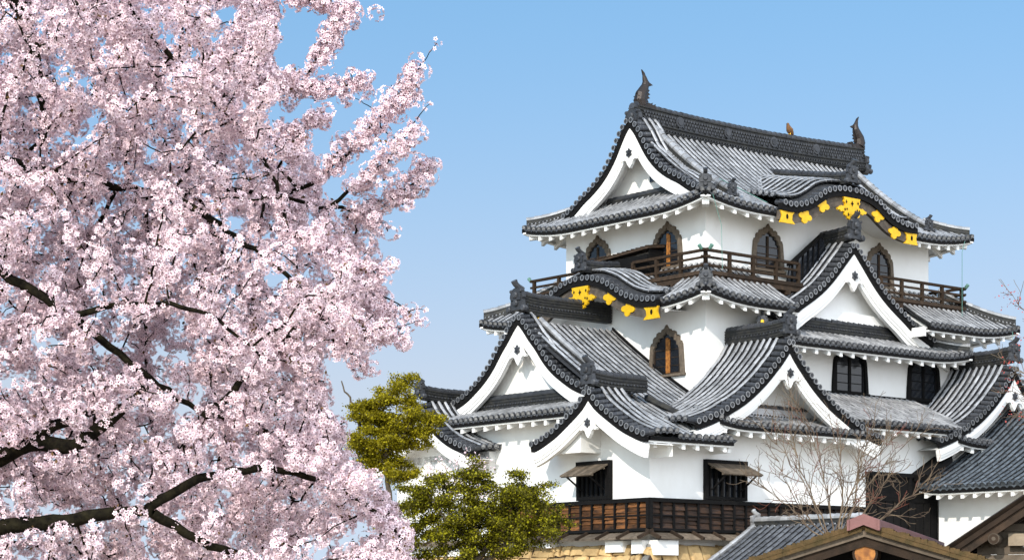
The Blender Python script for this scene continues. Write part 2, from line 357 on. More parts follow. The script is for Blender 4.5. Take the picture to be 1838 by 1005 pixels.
def roof_side(mb, tr, which, rect, prof, span, emax, lift=0.35, lsp=3.0, trim=True, cap=True, hips=(True, True), wall=None, tiles=True, hc=True, gap=None):
    """one side of a hipped eave. rect=(a0,a1,b0,b1)."""
    a0, a1, b0, b1 = rect
    lo, hi = (a0, a1) if which[0] == 'b' else (b0, b1)
    def lf(s, e):
        d = min(s-lo if hips[0] else 99, hi-s if hips[1] else 99)
        d = max(d, 0); return lift*max(0, 1-d/lsp)**2*max(0, 1-e/2.8)
    def P(s, e):
        z = prof(e) + lf(s, e)
        return {'b-': (s, b0+e, z), 'b+': (s, b1-e, z), 'a-': (a0+e, s, z), 'a+': (a1-e, s, z)}[which]
    def er(s):
        e = emax(s) if callable(emax) else emax
        if hc and hips[0]: e = min(e, s-lo)
        if hc and hips[1]: e = min(e, hi-s)
        e0 = gap[2] if gap and gap[0] < s < gap[1] else 0.0
        return (e0, max(e, e0))
    side = (1, 0, 0) if which[0] == 'b' else (0, 1, 0)
    inw = {'b-': (0, 1, 0), 'b+': (0, -1, 0), 'a-': (1, 0, 0), 'a+': (-1, 0, 0)}[which]
    n = int(round((span[1]-span[0])/PITCH)); S = span[0] + (np.arange(n) + 0.5)*(span[1]-span[0])/n
    if tiles: slope(mb, S, P, er, side, cap=cap, capf=(lambda q: not (gap[0] < q < gap[1])) if gap else None)
    S2 = np.linspace(span[0], span[1], max(4, int((span[1]-span[0])/0.3)))
    for S3 in ([q for q in S2 if q <= gap[0]], [q for q in S2 if gap[0] < q < gap[1]], [q for q in S2 if q >= gap[1]]) if gap else (list(S2),):
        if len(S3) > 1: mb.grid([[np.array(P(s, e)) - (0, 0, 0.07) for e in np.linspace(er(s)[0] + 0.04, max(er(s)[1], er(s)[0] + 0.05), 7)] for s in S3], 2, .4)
    if trim:
        ew = wall if wall else 1.4
        for S3 in ([q for q in S2 if q <= gap[0]], [q for q in S2 if q >= gap[1]]) if gap else (list(S2),):
            if len(S3) > 1: eave_trim(tr, [P(s, 0) for s in S3], inw, P, side, lambda s: (0.0, min(er(s)[1], ew)), list(S3))
    return P
def hip_ridge(mb, P, s0, sg, e0, e1, inv_out, ht=0.3, wd=0.28):
    pts = [np.array(P(s0 + sg*e, e)) for e in np.linspace(e0, e1, 7)]
    ridge(mb, pts, inv_out, wd, ht)
    return pts
def hips(parent, *specs):
    for pts, out, ht in specs:
        mb = MB(); ridge(mb, [np.array(p) for p in pts], np.array(out), 0.29, ht); part(mb, 'hip_ridge', ['tile_ridge', 'tile'], parent)
def hpts(P, s0, sg, e0, e1): return [P(s0 + sg*e, e) for e in np.linspace(e0, e1, 7)]

TR = ['wood_black', 'plaster']
# ---- top roof
R3 = (4.65, 20.4, 1.92, 12.42); BC = 7.17
p3 = prof2(14.85, 0.455, 0.050)
def e_top(s):
    return 5.25 if 5.9 <= s <= 19.15 else 1.25
m = MB(); t = MB()
eh3 = lambda s: 5.25 if 6.0 < s < 19.05 else max(0.0, min(s - 4.65, 20.4 - s))
P3b = roof_side(m, t, 'b-', R3, p3, (4.65, 20.4), eh3, wall=1.3, hc=False, gap=(8.75, 16.05, 1.7))
P3a = roof_side(m, t, 'a-', R3, p3, (1.92, 12.42), 2.25, wall=1.3)
P3c = roof_side(m, t, 'a+', R3, p3, (1.92, 12.42), 2.25, wall=1.3)
P3d = roof_side(m, t, 'b+', R3, p3, (4.65, 20.4), eh3, wall=1.3, hc=False, tiles=False)
roof3 = part(m, 'upper_roof', ROOFM)
for (ca, cb, da, db) in ((4.65, 1.92, 1, 1), (20.4, 1.92, -1, 1), (4.65, 12.42, 1, -1), (20.4, 12.42, -1, -1)):
    o = np.array((ca + da*0.22, cb + db*0.22, 14.86)); q = np.array((ca + da*1.5, cb + db*1.5, 15.05))
    t.beam(o, q, 0.26, 0.34, 1)
part(t, 'eave', TR, roof3)
D45 = 0.7071
NA = (D45, -D45, 0); NB = (D45, D45, 0)
hips(roof3, (hpts(P3b, 4.65, 1, .28, 1.5), NA, .3), (hpts(P3b, 20.4, -1, .15, 1.5), NB, .3), (hpts(P3a, 12.42, -1, .15, 1.5), NB, .32), (hpts(P3c, 12.42, -1, .15, 1.5), NA, .32))
m = MB()
oni(m, (4.82, 2.10, 15.38), (-1, -1, 0), s=0.72)
part(m, 'ridge_end_tile', ['tile_dark'], roof3)
# descending ridges beside the verges, with end tiles
for (av, sg) in ((6.75, 1), (18.3, -1)):
    m = MB(); pts = [np.array((av, 1.92 + e, p3(e))) for e in np.linspace(0.75, 4.9, 14)]
    ridge(m, pts, np.array((1, 0, 0)), 0.34, 0.34); part(m, 'descending_ridge', ['tile_ridge', 'tile'], roof3); m = MB()
    pts = [np.array((av, 12.42 - e, p3(e))) for e in np.linspace(0.75, 4.9, 14)]
    ridge(m, pts, np.array((1, 0, 0)), 0.34, 0.34)
    o = part(m, 'descending_ridge', ['tile_ridge', 'tile'], roof3)
    m = MB(); oni(m, (av, 2.62, p3(0.7) + 0.26), (0, -1, -0.1), s=0.62); part(m, 'ridge_end_tile', ['tile_dark'], roof3)
# main ridge with a sag, pattern band and end tiles
m = MB(); A = np.linspace(6.05, 19.35, 24)
zr = lambda a: 18.50 + 0.16*((a - 12.7)/6.65)**2 + 0.012*(a - 12.7)
ridge(m, [np.array((a, BC, zr(a) - 0.08)) for a in A], np.array((0, 1, 0)), 0.62, 0.36, beads=True)
ridge(m, [np.array((a, BC, zr(a) + 0.27)) for a in A], np.array((0, 1, 0)), 0.50, 0.60, round_r=0.17, beads=False)
ring = lambda p, ox: m.tube([p, np.array(p) + (0, ox*0.03, 0)], 0.055, 6, 1)
for a in np.arange(6.3, 19.2, 0.15):
    for k in range(3):
        for sg in (-1, 1): ring((a + 0.075*(k % 2), BC + sg*0.25, zr(a) + 0.36 + 0.13*k), sg)
for a in (8.2, 10.9, 13.6, 16.2):                 # crests on the ridge band
    for sg in (-1, 1):
        m.tube([(a, BC + sg*0.25, zr(a) + 0.50), (a, BC + sg*0.31, zr(a) + 0.50)], 0.21, 14, 1)
        m.tube([(a, BC + sg*0.31, zr(a) + 0.50), (a, BC + sg*0.34, zr(a) + 0.50)], 0.13, 12, 1)
part(m, 'ridge', ['tile_ridge', 'tile_dark'], roof3)
m = MB(); oni(m, (5.98, BC, 18.62), (-1, 0, 0), s=1.15, horn=False)
for y in (-0.42, 0.42): m.tube([(6.2, BC + y, 18.45), (5.75, BC + y, 18.42)], 0.13, 10)
part(m, 'ridge_end_tile', ['tile_dark'], roof3)
m = MB(); oni(m, (19.42, BC, 18.75), (1, 0, 0), s=1.0, horn=False); m.tube([(19.4, BC, 18.6), (19.75, BC, 18.62), (19.85, BC, 18.75), (19.9, BC, 18.95)], 0.12, 10)
part(m, 'ridge_end_tile', ['tile_dark'], roof3)

# roof-fish ornaments
def shachi(a, z, dr, s=1.0):
    b = MB(); T = lambda x, y, t: np.array((a + dr*x*s*1.3, BC + t*s, z + y*s))
    body = [(-0.10, -0.05), (-0.16, 0.15), (-0.12, 0.38), (-0.02, 0.58), (0.06, 0.78), (0.07, 0.96), (0.02, 1.14), (-0.04, 1.28)]
    rad = [0.28, 0.28, 0.25, 0.21, 0.165, 0.125, 0.085, 0.02]
    b.tube([T(x, y, 0) for x, y in body], np.array(rad)*s, 10)
    tail = [(0.03, 0.86), (-0.02, 1.10), (-0.10, 1.42), (0.02, 1.30), (0.10, 1.10), (0.22, 0.95), (0.38, 0.86), (0.26, 0.80), (0.14, 0.80)]
    b.extrude(tail, T, -0.03, 0.03)
    dors = [(0.02, 0.15), (0.20, 0.12), (0.14, 0.24), (0.26, 0.30), (0.17, 0.38), (0.27, 0.46), (0.18, 0.52), (0.24, 0.62), (0.12, 0.70), (0.0, 0.5)]
    b.extrude(dors, T, -0.025, 0.025)
    fin = [(-0.15, 0.18), (-0.34, 0.30), (-0.26, 0.20), (-0.36, 0.14), (-0.24, 0.05)]
    b.extrude(fin, T, -0.16, -0.12); b.extrude(fin, T, 0.12, 0.16)
    b.extrude([(-0.2, 0.22), (-0.34, 0.40), (-0.18, 0.36)], T, -0.05, 0.05)
    b.extrude([(-0.05, -0.2), (-0.28, -0.2), (-0.3, 0.0), (0.1, 0.05), (0.4, -0.05), (0.4, -0.2)], T, -0.2, 0.2)
    b.extrude([(0.2, -0.05), (0.34, 0.12), (0.28, 0.0), (0.46, 0.08), (0.42, -0.08)], T, -0.1, 0.1)
    return b
part(shachi(6.50, 19.52, 1, 0.95), 'roof_fish', ['bronze'], keep, 'bronze fish ornament with raised tail at the gable end of the ridge')
part(shachi(19.1, 19.70, -1, 0.88), 'roof_fish', ['bronze'], keep, 'dark fish ornament with raised tail at the far end of the ridge')

# ---- gables
def pendant(mb, T0, z, s=1.0, d=0.0):
    T = lambda x, y, dd: T0(x, dd, y)
    h = [(0.15, 0.56), (0.20, 0.22), (0.30, 0.04), (0.46, -0.02), (0.43, -0.10), (0.29, -0.06), (0.19, -0.12), (0.12, -0.26), (0.0, -0.40)]
    ol = h + [(-x, y) for x, y in reversed(h[:-1])]
    mb.extrude([(x*s, z + y*s) for x, y in ol], T, d - 0.05, d + 0.09, 0)
    st = []
    for k in range(12):
        r = (0.17 if k % 2 == 0 else 0.11)*s; a = math.pi*k/6 + math.pi/2
        st.append((r*math.cos(a), z + 0.18*s + r*1.1*math.sin(a)))
    mb.extrude(st, T, d - 0.11, d - 0.04, 1)
    mb.extrude([(x*0.45, z + 0.18*s + (y - z - 0.18*s)*0.45) for x, y in st], T, d - 0.15, d - 0.10, 1)
def gable(name, orient, c, f, tab, w, depth, ped, zbase, label=None, kara=False, ridge_h=0.45, oni_s=1.0, zup=0.1, wr=None, wl=None,
          ridge_rise=0.0, ridge_len=None, parent=None, barge_w=(0.21, 0.20), pend_z=1.4, pend_s=1.0, sides=(1, -1), soff=True, pendant_on=True):
    zf0 = curve(tab); zf = lambda s: zf0(abs(s))
    T = (lambda s, d, z: (c + s, f + d, z)) if orient == 'R' else (lambda s, d, z: (f + d, c - s, z))
    sdir = np.array(T(1, 0, 0)) - np.array(T(0, 0, 0)); ddir = np.array(T(0, 1, 0)) - np.array(T(0, 0, 0))
    lim = {1: wr or w, -1: wl or w}
    droop = lambda d: -0.20*max(0, 1 - d/0.9)**2
    # tiled slopes
    mb = MB()
    for sg in sides:
        W = lim[sg]
        P = lambda d, e: np.array(T(sg*(W - e), d, zf(W - e) + zup + droop(d) + ridge_rise*max(d, 0)))
        Sd = np.arange(0.52, depth, PITCH)
        slope(mb, Sd, P, lambda d: (0.0, W - 0.08), ddir, cap=True)
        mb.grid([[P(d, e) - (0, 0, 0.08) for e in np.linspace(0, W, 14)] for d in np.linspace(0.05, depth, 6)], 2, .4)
        # cross tiles along the verge
        ss = np.linspace(0, W, 60); zz = np.array([zf(x) for x in ss]); L = np.concatenate(([0], np.cumsum(np.hypot(np.diff(ss), np.diff(zz)))))
        nt_ = int(L[-1]/0.285)
        for k in range(1, nt_ + 1):
            s = float(np.interp(L[-1]*(k - 0.35)/nt_, L, ss)); z = zf(s) - 0.06
            A = np.array(T(sg*s, -0.05, z)); B = np.array(T(sg*s, 0.42, z + 0.06))
            mb.tube([A, A + (B-A)*0.48, A + (B-A)*0.5, B], [0.098, 0.092, 0.104, 0.098], 9, 1)
            tile_cap(mb, A - ddir*0.015, -ddir, 0.112, 1)
    roof = part(mb, name, ROOFM, parent or keep, label)
    # barge boards, dark band and soffit
    for sg in sides:
        W = lim[sg]
        bb = MB(); db = MB(); ss = np.linspace(0, W, 26)
        xs_ = np.linspace(0, W, 90); zs0 = np.array([zf(x) for x in xs_]); ker = np.ones(9)/9
        zpad = np.concatenate((2*zs0[0] - zs0[1:5][::-1] if not kara else zs0[1:5][::-1], zs0, 2*zs0[-1] - zs0[-5:-1][::-1]))
        zsm = np.convolve(zpad, ker, 'valid'); dz_ = np.gradient(zsm, xs_); nl = np.hypot(1, dz_)
        def offc(o, ext):
            gr = 1 + ext*(xs_/W)**3; X = xs_ + o*gr*dz_/nl; Z = zsm - o*gr/nl
            if X[0] < 0:
                i = int(np.argmax(X > 0)); f = -X[i-1]/(X[i] - X[i-1]); z0 = Z[i-1] + f*(Z[i] - Z[i-1])
                X = np.concatenate(([0], X[i:])); Z = np.concatenate(([z0], Z[i:]))
            elif X[0] > 0: X = np.concatenate(([0], X)); Z = np.concatenate(([Z[0]], Z))
            L_ = np.concatenate(([0], np.cumsum(np.hypot(np.diff(X), np.diff(Z))))); q = np.linspace(0, L_[-1], 30)
            return np.interp(q, L_, X), np.interp(q, L_, Z)
        def strip(mbx, o0, o1, d0, d1, mi, ext=0.0):
            X0, Z0 = offc(o0, ext); X1, Z1 = offc(o1, ext); ring = []
            for i in range(30):
                for (x, z, d) in ((X0[i], Z0[i], d0), (X0[i], Z0[i], d1), (X1[i], Z1[i], d1), (X1[i], Z1[i], d0)): ring.append(T(sg*x, d, z))
            n = 30; fs = [(4*k+j, 4*k+(j+1) % 4, 4*(k+1)+(j+1) % 4, 4*(k+1)+j) for k in range(n-1) for j in range(4)]
            fs += [(3, 2, 1, 0), tuple(4*(n-1)+j for j in range(4))]
            mbx.add(ring, fs, mi, .5)
        b0, b1 = barge_w
        if not kara:
            strip(db, 0.10, 0.34, 0.0, 0.16, 0)
            strip(bb, 0.342, 0.342 + b0, 0.03, 0.26, 0, 0.15)
            strip(bb, 0.345 + b0*0.9, 0.342 + b0 + b1*0.45, 0.06, 0.262, 0, 0.15)
            strip(bb, 0.345 + b0 + b1*0.4, 0.342 + b0 + b1, 0.10, 0.264, 0, 0.15)
            part(bb, 'barge_board', ['plaster'], roof); 
        else:
            strip(db, 0.10, 0.36, 0.0, 0.22, 0)
            strip(bb, 0.362, 0.74, 0.10, 0.26, 0)
            part(bb, 'barge_board', ['kara_board'], roof)
        if soff:
            G = [[T(sg*s, d, zf(s) - 0.40) for d in np.linspace(0.2, ped + 0.05, 4)] for s in ss]
            db.grid(G, 1, .5)
        part(db, 'verge_board', ['wood_black', 'plaster'], roof)
    # pediment
    pm = MB(); xs = [x for x in np.linspace(-lim[-1]*0.98, lim[1]*0.98, 61)]
    xs = [x for x in xs if (x > 0 and 1 in sides) or (x <= 0 and -1 in sides)]
    G = [[T(x, ped, max(zf(x) - 0.38, zbase)), T(x, ped, zbase)] for x in xs]
    pm.grid(G, 0, .5); part(pm, 'pediment', ['plaster'], roof)
    if not kara and pendant_on:
        pm = MB(); pendant(pm, T, zf(0) - pend_z, pend_s, 0.06); part(pm, 'pendant', ['plaster', 'tile_dark'], roof)
    # ridge
    rm = MB(); z0 = zf(0) + zup; RL = ridge_len or depth
    pts = [np.array(T(0, d, z0 - 0.08 + ridge_rise*d + 0.10*max(0, 1 - d/1.5)**2)) for d in np.linspace(0.12, RL, 12)]
    ridge(rm, pts, sdir, 0.36, ridge_h); part(rm, 'ridge', ['tile_ridge', 'tile_dark'], roof)
    om = MB(); oni(om, T(0, 0.04, z0 + 0.20), -ddir, s=oni_s); part(om, 'ridge_end_tile', ['tile_dark'], roof)
    return roof, T, zf

def skirt_band(mb, T, s0, s1, d, z, ht=0.4):
    sdir = np.array(T(1, 0, 0)) - np.array(T(0, 0, 0))
    ddir = np.array(T(0, 1, 0)) - np.array(T(0, 0, 0))
    ridge(mb, [np.array(T(s, d, z)) for s in np.linspace(s0, s1, 6)], ddir, 0.34, ht)

# top gable (the irimoya end): only verge, pediment, pendant
t_top = [(0, 18.95), (0.43, 18.55), (0.66, 18.24), (0.83, 17.96), (1.1, 17.55), (1.65, 16.95), (2.3, 16.5), (2.9, 16.2), (3.4, 15.88), (4.0, 15.6)]
ztop = curve(t_top)
gt, Tt, zt = gable('upper_gable', 'L', BC, 5.72, t_top, 3.95, 1.15, 0.95, 15.4, label='upper end gable with white pediment and small window', ridge_h=0.3, oni_s=0.01, zup=0.12, pend_z=1.62, ridge_len=0.5)
m = MB(); skirt_band(m, Tt, -1.95, 1.95, 0.75, 15.66, 0.36); part(m, 'skirt_ridge', ['tile_ridge', 'tile_dark'], gt)
m = MB()   # little opening in the pediment
m.box((6.60, 6.45, 16.45), (6.665, 6.95, 17.15)); part(m, 'vent_window', ['glass_dark'], gt)

# ---- middle roof
R2 = (3.42, 21.85, 0.68, 13.66); p2 = prof2(11.06, 0.56, 0.05)
m = MB(); t = MB()
P2l = roof_side(m, t, 'b-', R2, p2, (3.42, 8.35), 2.5, wall=1.35, hips=(True, False))
P2r = roof_side(m, t, 'b-', R2, p2, (16.0, 21.85), 2.5, wall=1.35, hips=(False, True))
P2a = roof_side(m, t, 'a-', R2, p2, (0.68, 13.66), 2.5, wall=1.35, gap=(3.35, 11.0, 2.2))
P2c = roof_side(m, t, 'a+', R2, p2, (0.68, 13.66), 2.5, wall=1.35)
P2d = roof_side(m, t, 'b+', R2, p2, (3.42, 21.85), 2.5, wall=1.35, tiles=False)
roof2 = part(m, 'middle_roof', ROOFM)
for (ca, cb, da, db) in ((3.42, 0.68, 1, 1), (21.85, 0.68, -1, 1), (3.42, 13.66, 1, -1)):
    t.beam(np.array((ca + da*0.22, cb + db*0.22, 11.08)), np.array((ca + da*1.5, cb + db*1.5, 11.35)), 0.26, 0.34, 1)
t.box((15.85, 0.9, 10.62), (16.0, 2.0, 10.98), 1)          # white end boards where the eave stops beside the big gable
t.box((8.35, 0.9, 10.62), (8.5, 2.0, 10.98), 1)
part(t, 'eave', TR, roof2)
hips(roof2, (hpts(P2l, 3.42, 1, .35, 1.6), NA, .26), (hpts(P2r, 21.85, -1, .15, 2.4), NB, .36), (hpts(P2a, 13.66, -1, .15, 2.4), NB, .38))
m = MB(); oni(m, (3.62, 0.88, 11.58), (-1, -1, 0), s=0.72); part(m, 'ridge_end_tile', ['tile_dark'], roof2)
# lower step of the middle roof below the big gable
R2b = (6.35, 18.75, 0.68, 2.6); p2b = prof2(9.84, 0.40, 0.02)
m = MB(); t = MB()
P2s = roof_side(m, t, 'b-', R2b, p2b, (6.35, 18.75), 1.95, lift=0.28, lsp=2.5, wall=1.35)
roof_side(m, t, 'a-', R2b, p2b, (0.68, 2.2), 1.6, lift=0.25, hips=(True, False), wall=1.2)
roof_side(m, t, 'a+', R2b, p2b, (0.68, 2.2), 1.6, lift=0.25, hips=(True, False), wall=1.2)
t.beam(np.array((18.5, 0.92, 9.80)), np.array((17.4, 2.0, 9.95)), 0.26, 0.32, 1)
step2 = part(m, 'step_roof', ROOFM, keep, 'lower tiled step of the middle roof, below the big right gable')
part(t, 'eave', TR, step2)
hips(step2, (hpts(P2s, 18.75, -1, .12, 1.7), NB, .3), (hpts(P2s, 6.35, 1, .3, 1.7), NA, .3))
m = MB(); oni(m, (6.62, .95, 10.28), (-1, -1, 0), s=0.6); part(m, 'ridge_end_tile', ['tile_dark'], step2)
m = MB(); m.tube([(6.5, .83, 10.20), (6.5, .83, 10.42)], [.08, .06], 10); part(m, 'gold_finial', ['gold'], step2)
t_bay = [(0, 14.08), (0.34, 13.72), (0.68, 13.38), (1.1, 12.94), (1.5, 12.55), (1.9, 12.22), (2.5, 11.82), (3.2, 11.42), (3.75, 11.08), (4.31, 10.86), (5.15, 10.55)]
gb, Tb, zb = gable('middle_gable', 'R', 12.4, 1.5, t_bay, 4.9, 1.75, 0.75, 10.3, label='big white gable under the balcony on the right side', pend_z=1.55, pend_s=1.05, oni_s=1.0, wl=4.5, barge_w=(0.25, 0.25))
m = MB(); skirt_band(m, Tb, -3.0, 3.3, 0.60, 10.52, 0.42); part(m, 'skirt_ridge', ['tile_ridge', 'tile_dark'], gb)

# ---- lower roof
b_main = lambda b: b + 1.1
pm1 = prof2(5.72, 0.405, 0.0215)
m = MB(); t = MB(); sm_tab = [(0, 7.52), (0.2, 7.33), (0.45, 7.05), (0.76, 6.82), (1.08, 6.62), (1.32, 6.47), (1.84, 6.17), (2.36, 5.95), (2.8, 5.80), (3.1, 5.74)]
def P1(s, e): return (s, -1.1 + e, pm1(e))
n = int((4.95 + 0.0)/PITCH); S = 0.25 + (np.arange(n) + 0.5)*PITCH
def er1(s):
    if s < 3.05: return (0.0, 8.2)
    return (0.9 + 0.55*(s - 3.05), 8.2)
slope(m, S[:15], P1, er1, (1, 0, 0), capf=lambda s: s < 3.05)
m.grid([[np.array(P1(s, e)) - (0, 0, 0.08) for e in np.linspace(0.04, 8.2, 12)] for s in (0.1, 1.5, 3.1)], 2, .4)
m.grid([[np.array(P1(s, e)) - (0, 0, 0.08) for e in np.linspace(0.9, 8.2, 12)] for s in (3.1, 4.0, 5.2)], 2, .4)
roof1 = part(m, 'lower_roof', ROOFM)
Sx = list(np.linspace(-1.0, 3.05, 8))
eave_trim(t, [P1(s, 0) for s in Sx], (0, 1, 0), P1, (1, 0, 0), lambda s: (0, 1.1), Sx)
t.box((2.95, -0.85, 5.28), (3.12, 0, 5.5), 1)
part(t, 'eave', TR, roof1)
# left eave skirt under the big left gable
zL = prof2(6.85, 0.31, 0.01)
m = MB(); t = MB()
PL = lambda s, e: (-0.9 + e, s, zL(e))
n = 28; S = 2.2 + (np.arange(n) + 0.5)*0.305
slope(m, S, PL, lambda s: (0.0 if s < 10.45 else (s - 10.45)*1.3, 2.25), (0, 1, 0))
m.grid([[np.array(PL(s, e)) - (0, 0, 0.07) for e in np.linspace(0.04, 2.25, 4)] for s in (2.0, 6.0, 10.5)], 2, .4)
Sx = list(np.linspace(2.2, 10.5, 12)); eave_trim(t, [PL(s, 0) for s in Sx], (1, 0, 0), PL, (0, 1, 0), lambda s: (0, 0.9), Sx)
o = part(m, 'skirt_roof', ROOFM, keep, 'tiled skirt roof below the big left gable'); part(t, 'eave', TR, o)
t_big = [(0, 10.78), (0.45, 10.40), (0.84, 9.94), (1.25, 9.55), (1.5, 9.23), (2.1, 8.66), (2.67, 8.29), (3.2, 8.0), (3.9, 7.76), (4.4, 7.62), (5.2, 7.4)]
gl, Tl, zl = gable('left_gable', 'L', BC, 0.05, t_big, 4.75, 0.75, 0.70, 7.2, label='large white gable on the left side of the lower roof', pend_z=1.55, ridge_h=0.62, oni_s=1.05, zup=0.14, ridge_len=4.6, wr=4.3)
m = MB(); skirt_band(m, Tl, -3.2, 2.9, 0.50, 7.36, 0.42); part(m, 'skirt_ridge', ['tile_ridge', 'tile_dark'], gl)
m = MB(); pts = [np.array((0.95, BC - s, pm1(BC + 1.1 - s))) for s in np.linspace(0.25, 4.0, 12)]; ridge(m, pts, np.array((1, 0, 0)), 0.30, 0.26); part(m, 'descending_ridge', ['tile_ridge', 'tile'], gl); m = MB()
pts = [np.array((0.95, BC + s, pm1(BC + 1.1 - s))) for s in np.linspace(0.25, 4.0, 12)]; ridge(m, pts, np.array((1, 0, 0)), 0.30, 0.26); part(m, 'descending_ridge', ['tile_ridge', 'tile'], gl)
# far half of the big left gable slope
m = MB(); PLf = lambda s, e: (s, 15.4 - e, pm1(e))
m.grid([[np.array(PLf(s, e)) - (0, 0, 0.05) for e in np.linspace(3.6, 8.25, 12)] for s in (0.7, 3, 5.2)], 0, .4); part(m, 'rear_slope', ['tile'], gl)
# small left gable at the corner
gs, Ts, zs_ = gable('corner_gable', 'L', 1.75, -1.3, sm_tab, 3.1, 1.75, 1.297, 5.0, label='small white gable at the near corner of the lower roof', pend_z=1.42, pend_s=0.92, oni_s=0.95, ridge_len=2.7, barge_w=(0.22, 0.20), wr=2.95)
m = MB(); m.box((-0.95, 2.5, 5.30), (0.0, 3.85, 5.75)); m.hexa([(-0.95, 2.5, 5.75), (0, 2.5, 5.75), (0, 3.85, 5.75), (-0.95, 3.85, 5.75), (-0.95, 2.5, 6.25), (0, 2.5, 6.25), (0, 3.5, 5.8), (-0.95, 3.5, 5.8)])
m.beam((-1.0, 1.75, 6.45), (0, 1.75, 6.45), 0.3, 0.3); m.box((-0.9, -0.05, 5.75), (0, 0.35, 6.05)); part(m, 'purlin_end', ['plaster'], gs)
m = MB(); ridge(m, [np.array((s, 1.75 - k*0.55, 7.28 - 0.32*k)) for k, s in enumerate(np.linspace(1.5, 2.75, 5))], np.array((0, 1, 0)), 0.22, 0.16, beads=False)
oni(m, (2.82, -0.55, 6.15), (0.5, -1, 0), s=0.6); part(m, 'descending_ridge', ['tile_ridge', 'tile_dark'], gs)

# right gables
t_R = [(0, 9.58), (0.2, 9.28), (0.45, 8.95), (0.88, 8.52), (1.3, 8.12), (1.85, 7.68), (2.5, 7.25), (3.1, 6.95), (3.6, 6.70), (4.2, 6.48), (4.75, 6.32), (5.2, 6.22)]
for (c, lab) in ((5.9, 'broad white gable on the right side of the lower roof, nearer one'), (19.05, 'broad white gable on the right side of the lower roof, at the picture edge')):
    gr, Tr, zr_ = gable('right_gable', 'R', c, -1.1, t_R, 5.0, 3.2, 1.35, 6.2, label=lab, pend_z=1.50, oni_s=0.9, ridge_h=0.5, wl=4.75, wr=5.1)
    m = MB(); t = MB(); pk = prof2(6.30, 0.32, 0.0)
    PR = lambda s, e: (s, -1.15 + e, pk(e) + 0.15*max(0, 1 - (s - (c - 3.5))/1.5)**2*(s > c - 3.6))
    S = np.arange(c - 3.55, c + 4.3, PITCH)
    slope(m, S, PR, lambda s: (0, 1.35), (1, 0, 0))
    m.grid([[np.array(PR(s, e)) - (0, 0, 0.07) for e in (0.04, 0.7, 1.4)] for s in S[::4]], 2, .4)
    eave_trim(t, [PR(s, 0) for s in S], (0, 1, 0), PR, (1, 0, 0), lambda s: (0, 1.15), list(S))
    skirt_band(m, Tr, -2.2, 2.8, 1.2, 6.68, 0.42)
    o = part(m, 'skirt_roof', ROOFM, keep, 'small tiled skirt roof inside a right gable'); part(t, 'eave', TR, o)
# tiled strip between the right gables
pk2 = prof2(6.75, 0.43, 0.005); m = MB(); t = MB(); Pk = lambda s, e: (s, -1.1 + e, pk2(e)); S = np.arange(9.2, 16.4, PITCH)
slope(m, S, Pk, lambda s: (0, 3.08), (1, 0, 0), capf=lambda s: 10.2 < s < 14.9)
m.grid([[np.array(Pk(s, e)) - (0, 0, 0.07) for e in np.linspace(0.04, 3.1, 5)] for s in (9.2, 12, 16.4)], 2, .4)
Sx = list(np.linspace(10.2, 14.9, 9)); eave_trim(t, [Pk(s, 0) for s in Sx], (0, 1, 0), Pk, (1, 0, 0), lambda s: (0, 1.1), Sx)
t.box((9.2, 1.92, 8.06), (18.6, 2.0, 8.22), 0)
o = part(m, 'strip_roof', ROOFM, keep, 'tiled strip of roof between the two right gables'); part(t, 'eave', TR, o)
# dark flashing where the roofs meet the second-storey wall
m = MB(); m.sweep([np.array((4.70, b, pm1(b + 1.1) + 0.16)) for b in np.linspace(7.0, 2.0, 12)], [(-0.05, -0.05), (0.05, -0.05), (0.05, 0.05), (-0.05, 0.05)], (1, 0, 0))
part(m, 'flashing', ['wood_black'], keep)

# ---- curved (kara) gables with gold
t_kT = [(0, 16.14), (0.5, 16.13), (1.0, 16.06), (1.5, 15.92), (2.0, 15.63), (2.5, 15.36), (3.0, 15.22), (3.5, 15.16), (3.95, 15.2)]
t_kL = [(0, 12.44), (0.5, 12.41), (1.0, 12.30), (1.5, 12.11), (2.0, 11.83), (2.4, 11.60), (2.9, 11.41), (3.4, 11.29), (3.9, 11.23), (4.3, 11.21)]
GOLD_MAIN = [(0.56, 0.50), (0.50, 0.40), (0.54, 0.30), (0.44, 0.20), (0.46, 0.10), (0.60, 0.08), (0.72, 0.10), (0.84, 0.02), (0.98, -0.02), (0.92, -0.12), (0.80, -0.10), (0.74, -0.18), (0.62, -0.14), (0.50, -0.16), (0.50, -0.28), (0.40, -0.34), (0.30, -0.30), (0.30, -0.42), (0.18, -0.47), (0.10, -0.40), (0.0, -0.50)]
